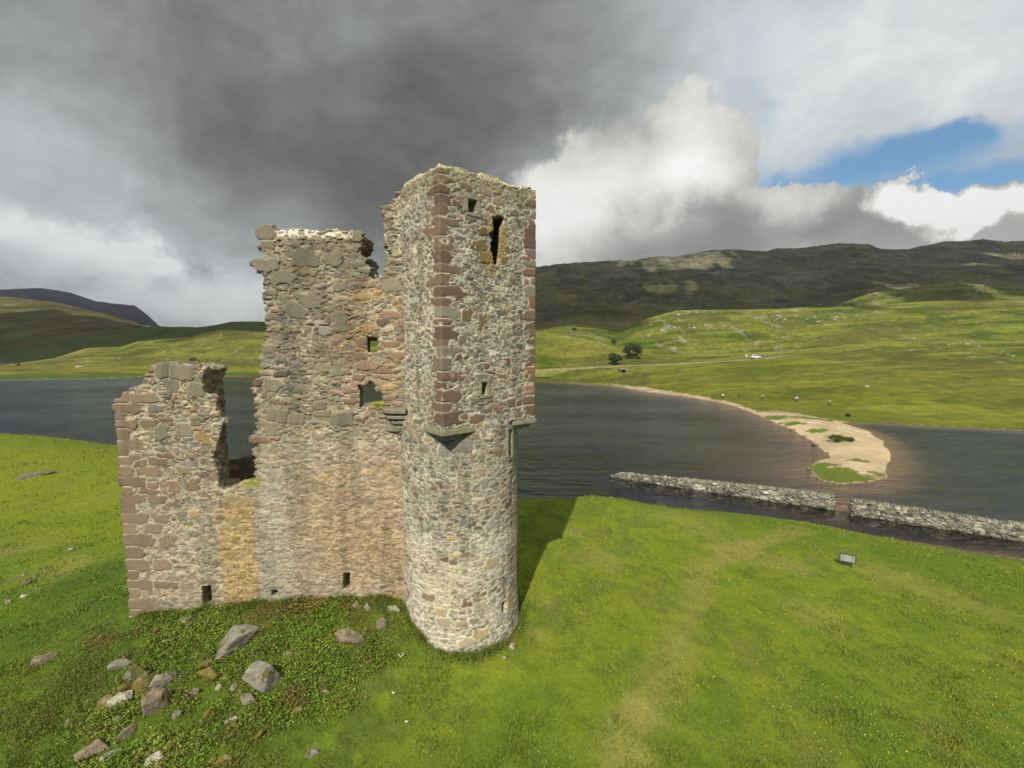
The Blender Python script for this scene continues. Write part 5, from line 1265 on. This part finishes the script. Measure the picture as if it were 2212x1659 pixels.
def car():
    c = road_at(1633); root = empty('car', (c.x, c.y, c.z+.01), math.radians(4)); tag(root, 'white hatchback driving along the single road under the hills', 'car')
    side = [(-2.05, .35), (-2.1, .62), (-2.02, .92), (-1.86, 1.0), (-1.45, 1.42), (-1.0, 1.50), (.1, 1.50), (.75, 1.28), (1.15, .98), (1.85, .86), (2.08, .66), (2.1, .38), (1.75, .24), (-1.75, .24)]
    bm = bmesh.new(); L_ = [bm.verts.new((x, -.84 if z < 1.02 else -.64, z)) for x, z in side]; R_ = [bm.verts.new((x, .84 if z < 1.02 else .64, z)) for x, z in side]
    n = len(side); bm.faces.new(L_); bm.faces.new(R_[::-1])
    for i in range(n): bm.faces.new((L_[i], R_[i], R_[(i+1) % n], L_[(i+1) % n]))
    bm_obj('body', bm, M_WHITE, root, .05, True)
    for s in (-1, 1):
        bm = bmesh.new(); P4 = [(-1.5, 1.04, .845), (-1.3, 1.38, .70), (-.1, 1.42, .69), (-.1, 1.04, .845)]; P5 = [(-.02, 1.04, .845), (-.02, 1.42, .69), (.3, 1.36, .70), (.95, 1.04, .845)]
        for P in (P4, P5):
            a = [bm.verts.new((x, s*(y+.015), z)) for x, z, y in P]; b = [bm.verts.new((x, s*(y-.04), z)) for x, z, y in P]
            bm.faces.new(a); bm.faces.new(b[::-1])
            for i in range(4): bm.faces.new((a[i], b[i], b[(i+1) % 4], a[(i+1) % 4]))
        bm_obj('window', bm, M_GLASS, root)
    for nm, P in (('windscreen', [(1.12, 1.01), (.8, 1.27)]), ('rear_window', [(-1.86, 1.04), (-1.52, 1.38)])):
        bm = bmesh.new(); (x0, z0), (x1, z1) = P; sg = 1 if x0 > 0 else -1
        vs = [bm.verts.new(v) for v in ((x0+sg*.03, -.70, z0), (x0+sg*.03, .70, z0), (x1+sg*.03, .58, z1), (x1+sg*.03, -.58, z1), (x0-sg*.05, -.70, z0-.02), (x0-sg*.05, .70, z0-.02), (x1-sg*.05, .58, z1-.02), (x1-sg*.05, -.58, z1-.02))]
        for f in ((0, 1, 2, 3), (7, 6, 5, 4), (0, 4, 5, 1), (1, 5, 6, 2), (2, 6, 7, 3), (3, 7, 4, 0)): bm.faces.new([vs[i] for i in f])
        bm_obj(nm, bm, M_GLASS, root)
    for x in (-1.3, 1.32):
        for y in (-.80, .80):
            bm = bmesh.new(); bmesh.ops.create_cone(bm, cap_ends=True, segments=20, radius1=.32, radius2=.32, depth=.2, matrix=Matrix.Rotation(math.pi/2, 4, 'X'))
            t = bm_obj('wheel', bm, M_TYRE, root, .03); t.location = (x, y, .32)
            bm = bmesh.new(); bmesh.ops.create_cone(bm, cap_ends=True, segments=16, radius1=.19, radius2=.17, depth=.04, matrix=Matrix.Rotation(math.pi/2, 4, 'X'))
            q = bm_obj('rim', bm, M_RIM, t); q.location = (0, .11*(1 if y > 0 else -1), 0)
    for y in (-.62, .62):
        bm = bmesh.new(); prism(bm, [(2.0, y-.16), (2.09, y-.14), (2.09, y+.14), (2.0, y+.16)], .62, .76); bm_obj('headlight', bm, M_LAMP, root)
        bm = bmesh.new(); prism(bm, [(-2.12, y-.12), (-2.0, y-.12), (-2.0, y+.12), (-2.12, y+.12)], .7, .9); bm_obj('tail_light', bm, M_RED, root)
car()
M_WOOD = mat_plain('weathered_wood', (.30, .28, .22), .9, .3, 8); M_METAL = mat_plain('grey_metal', (.35, .36, .35), .5, .1, 6)
c = road_at(1605); root = empty('road_sign', (c.x, c.y-3.2, gz(c.x, c.y-3.2))); tag(root, 'small passing-place sign on a post left of the white car', 'sign')
bm = bmesh.new(); tube(bm, [Vector((0, 0, -.2)), Vector((0, 0, 2.0))], [.05, .05], 8); bm_obj('post', bm, M_METAL, root)
bm = bmesh.new(); prism(bm, [(-.4, -.09), (.4, -.09), (.4, -.05), (-.4, -.05)], 1.6, 2.2); bm_obj('plate', bm, M_WHITE, root, .01)
def posts():
    r = random.Random(4); first = None
    for i, px in enumerate([1172, 1190, 1207, 1224, 1242, 1256, 1270, 1287, 1301, 1318]):
        c = road_at(px); y = c.y-4.0
        bm = bmesh.new(); prism(bm, [(-.07, -.07), (.07, -.06), (.07, .07), (-.06, .07)], -.3, 1.15+r.uniform(-.1, .1)); o = bm_obj('fence_post', bm, M_WOOD, None, .015)
        o.location = (c.x, y, gz(c.x, y)); o.rotation_euler = (r.uniform(-.05, .05), r.uniform(-.08, .08), r.uniform(0, 1))
        tag(o, 'thin wooden fence post in the row along the road left of the two round trees', 'post', 'fence posts along the road')
posts()
# stone culvert where the burn passes under the road, with its marker post
p = hit(1347, 806); root = empty('culvert', (p.x, p.y, gz(p.x, p.y)-.15), .05); tag(root, 'small stone culvert with a dark square mouth below the road', 'culvert')
k = p.y/F
bm = bmesh.new(); W_, Hc = 14.5*k, 10.5*k
prism(bm, [(-W_/2, -.1), (-W_/2+.45, -.1), (-W_/2+.45, 3.5), (-W_/2, 3.5)], 0, Hc*.78); prism(bm, [(W_/2-.45, -.1), (W_/2, -.1), (W_/2, 3.5), (W_/2-.45, 3.5)], 0, Hc*.78)
bm_obj('side_wall', bm, RM['g'], root, .04)
bm = bmesh.new(); prism(bm, [(-W_/2-.15, -.2), (W_/2+.15, -.2), (W_/2+.15, 3.5), (-W_/2-.15, 3.5)], Hc*.785, Hc*.785+.42); bm_obj('lintel', bm, RM['g'], root, .04)
bm = bmesh.new(); prism(bm, [(-W_/2+.46, 2.6), (W_/2-.46, 2.6), (W_/2-.46, 3.4), (-W_/2+.46, 3.4)], 0, Hc*.77); bm_obj('back_wall', bm, RM['d'], root)
p = hit(1355, 806); root = empty('marker_post', (p.x, p.y, gz(p.x, p.y))); tag(root, 'tall thin pole standing at the right side of the culvert', 'post')
bm = bmesh.new(); tube(bm, [Vector((0, 0, -.2)), Vector((0, 0, 3.6))], [.07, .06], 8); bm_obj('pole', bm, M_WOOD, root)

# ------------------------------------------------------------------ information board
p = hit(1830, 1224); S_ = empty('information_board', (p.x, p.y, gz(p.x, p.y)), math.radians(-30)); S_.scale = (.80, .80, .80); tag(S_, 'framed grey information board on low legs in the grass by the loch', 'sign')
M_FR = mat_plain('dark_frame', (.045, .05, .035), .6, .2, 30); M_PN = mat_plain('grey_print', (.27, .29, .24), .6, .14, 9, bump=0)
Tb = Matrix.Translation((0, 0, .62)) @ Matrix.Rotation(math.radians(-14), 4, 'X')
def brick(bm, x0, x1, y0, y1, z0, z1, M): prism(bm, [(x0, y0), (x1, y0), (x1, y1), (x0, y1)], z0, z1, M)
bm = bmesh.new(); w2, h2 = .47, .27
brick(bm, -w2, w2, -.03, .03, h2-.045, h2+.03, Tb); brick(bm, -w2, w2, -.03, .03, -h2-.03, -h2+.045, Tb)
brick(bm, -w2-.03, -w2+.05, -.031, .031, -h2+.0455, h2-.0455, Tb); brick(bm, w2-.05, w2+.03, -.031, .031, -h2+.0455, h2-.0455, Tb)
brick(bm, -.29, -.26, -.03, .03, -h2+.0455, h2-.0455, Tb); brick(bm, .24, .27, -.03, .03, -h2+.0455, h2-.0455, Tb)
bm_obj('frame', bm, M_FR, S_)
for x0, x1 in ((-.419, -.291), (-.259, .239), (.271, .419)):
    bm = bmesh.new(); brick(bm, x0, x1, -.018, .012, -h2+.046, h2-.046, Tb); bm_obj('panel', bm, M_PN, S_)
for x in (-.27, .26):
    bm = bmesh.new(); prism(bm, [(x-.025, .0), (x+.025, .0), (x+.025, .05), (x-.025, .05)], -.15, .56); bm_obj('leg', bm, M_FR, S_)

# ------------------------------------------------------------------ people walking the shore
def skin(name, pts, edges, rad, mat, parent=None, root=0, sub=1):
    me = bpy.data.meshes.new(name); me.from_pydata(pts, edges, []); o = bpy.data.objects.new(name, me); COL.objects.link(o)
    sk = o.modifiers.new('skin', 'SKIN'); sk.use_smooth_shade = True
    for i, r_ in enumerate(rad): me.skin_vertices[0].data[i].radius = (r_, r_)
    me.skin_vertices[0].data[root].use_root = True
    sb = o.modifiers.new('sub', 'SUBSURF'); sb.levels = sub; sb.render_levels = sub
    me.materials.append(mat)
    if parent: o.parent = parent
    return o
M_SKIN = mat_plain('skin', (.45, .28, .20), .6, .05)
CLO = dict(pale=mat_plain('pale_jacket', (.62, .64, .62), .8), blue=mat_plain('light_blue_jacket', (.50, .57, .66), .8), black=mat_plain('black_jacket', (.03, .03, .035), .8), navy=mat_plain('dark_trousers', (.03, .03, .04), .8), green=mat_plain('green_vest', (.30, .50, .42), .8), hair=mat_plain('dark_hair', (.04, .03, .02), .8), grey=mat_plain('grey_trousers', (.10, .10, .10), .8))
def person(px, py, label, top, legs, face=0.0, bend=0.0, stride=.12, arm=.1, height=1.72):
    p = hit(px, py, 60); root = empty('person', (p.x, p.y, gz(p.x, p.y)), face); tag(root, label, 'person', 'walkers on the meadow by the shore')
    s = height/1.72; bx = lambda z: (math.sin(bend)*(z-.92) if z > .92 else 0); bz = lambda z: (.92+(z-.92)*math.cos(bend) if z > .92 else z)
    def T(x, y, z): return (x*s, (y-bx(z))*s, bz(z)*s)
    J = [T(0, 0, .94), T(0, 0, 1.15), T(0, 0, 1.38), T(0, 0, 1.50), T(0, -.015, 1.62), T(0, -.01, 1.70),
         T(-.10, 0, .90), T(-.11, -stride*.5, .50), T(-.11, -stride, .08), T(-.11, -stride-.14, .03), T(.10, 0, .90), T(.11, stride*.35, .50), T(.11, stride, .08), T(.11, stride-.14, .03),
         T(-.19, 0, 1.40), T(-.27, arm, 1.13), T(-.27, arm-.14, .90), T(-.27, arm-.2, .80), T(.19, 0, 1.40), T(.27, -arm, 1.13), T(.27, -arm-.12, .90), T(.27, -arm-.18, .80)]
    E = [(0, 1), (1, 2), (2, 3), (3, 4), (4, 5), (0, 6), (6, 7), (7, 8), (8, 9), (0, 10), (10, 11), (11, 12), (12, 13), (2, 14), (14, 15), (15, 16), (16, 17), (2, 18), (18, 19), (19, 20), (20, 21)]
    Rr = [.11, .11, .12, .055, .10, .07, .085, .055, .038, .035, .085, .055, .038, .035, .055, .042, .03, .025, .055, .042, .03, .025]
    skin('body', J, E, Rr, M_SKIN, root)
    I = [0, 1, 2, 14, 15, 16, 18, 19, 20]; m = {a: b for b, a in enumerate(I)}
    skin('jacket', [J[i] for i in I], [(m[a], m[b]) for a, b in E if a in m and b in m], [Rr[i]+.03 for i in I], CLO[top], root)
    I = [0, 6, 7, 8, 10, 11, 12]; m = {a: b for b, a in enumerate(I)}
    skin('trousers', [J[i] for i in I], [(m[a], m[b]) for a, b in E if a in m and b in m], [Rr[i]+.022 for i in I], CLO[legs], root)
    bm = bmesh.new(); bmesh.ops.create_uvsphere(bm, u_segments=12, v_segments=8, radius=.115*s); h_ = bm_obj('hair', bm, CLO['hair'], root, smooth=True); h_.location = Vector(T(0, .02, 1.665))
    return root
person(1561, 863, 'person in a pale jacket and dark trousers standing nearest the beach', 'pale', 'navy', .4, .08)
person(1596, 863, 'person dressed all in black in the meadow, second from the beach', 'black', 'grey', -.5, .1)
person(1646, 864, 'person in a white top bending forward in the grass', 'pale', 'navy', 1.2, .75, .18, .25)
person(1720, 870, 'person in a light blue top and dark trousers standing upright', 'blue', 'navy', -.3, 0, .08)
person(1791, 878, 'person in a pale green top striding, farthest along the meadow', 'green', 'navy', 1.5, .05, .34, .22)

# white scraps lying on the grass in front of the tower
def scrap(px, py, w_, label, seed):
    p = hit(px, py); D_ = p.y+1; W = w_*D_/F; r = random.Random(seed); bm = bmesh.new(); prev = None
    for i in range(9):
        a = math.pi*(i/8.0); c = Vector((-math.cos(a)*W*.5, -math.sin(a)*W*.25+r.uniform(-.01, .01), .02+abs(math.cos(a))*W*.35)); w3 = W*.10*(1+.5*math.sin(i*2.1))
        q = [bm.verts.new(c+Vector((r.uniform(-.01, .01), -w3, 0))), bm.verts.new(c+Vector((0, w3, .01))), bm.verts.new(c+Vector((0, w3, .022))), bm.verts.new(c+Vector((0, -w3, .015)))]
        if prev:
            for k in range(4): bm.faces.new((prev[k], prev[(k+1) % 4], q[(k+1) % 4], q[k]))
        else: bm.faces.new(q)
        prev = q
    bm.faces.new(prev[::-1])
    o = bm_obj('paper_scrap', bm, M_WHITE); o.location = (p.x, p.y, gz(p.x, p.y)+.03); o.rotation_euler = (.2, 0, r.uniform(-.6, .2)); tag(o, label, 'scrap', 'white scraps on the grass')
scrap(867, 1419, 13, 'largest white curled scrap, on the grass just left of the tower foot', 1)
scrap(851, 1500, 7, 'small white scrap among leaves below the largest one', 2)
scrap(879, 1562, 7, 'small white scrap nearest the bottom edge', 3)

# ------------------------------------------------------------------ the damp air
def build_haze():
    m = bpy.data.materials.new('damp_air'); m.use_nodes = True; t = NT(m.node_tree); m.node_tree.nodes.clear()
    v = t.n('ShaderNodeVolumePrincipled'); v.inputs['Color'].default_value = (.86, .91, 1, 1); v.inputs['Density'].default_value = HAZE; v.inputs['Anisotropy'].default_value = .1
    o = t.n('ShaderNodeOutputMaterial'); t.link(v.outputs[0], o.inputs['Volume'])
    X0, X1, Y0, Y1, Z0, Z1 = -6100, 6100, -6100, 6100, -900, 420
    Z0 = -5.0
    V = [(x, y, z) for z in (Z0, Z1) for x, y in ((X0, Y0), (X1, Y0), (X1, Y1), (X0, Y1))]
    o = mesh_np('haze', V, [(0, 3, 2, 1), (4, 5, 6, 7), (0, 1, 5, 4), (1, 2, 6, 5), (2, 3, 7, 6), (3, 0, 4, 7)], m, smooth=False); tag(o, 'thin damp air that pales the far mountains', 'haze', kind='stuff')
HAZE = 0.00013
build_haze()
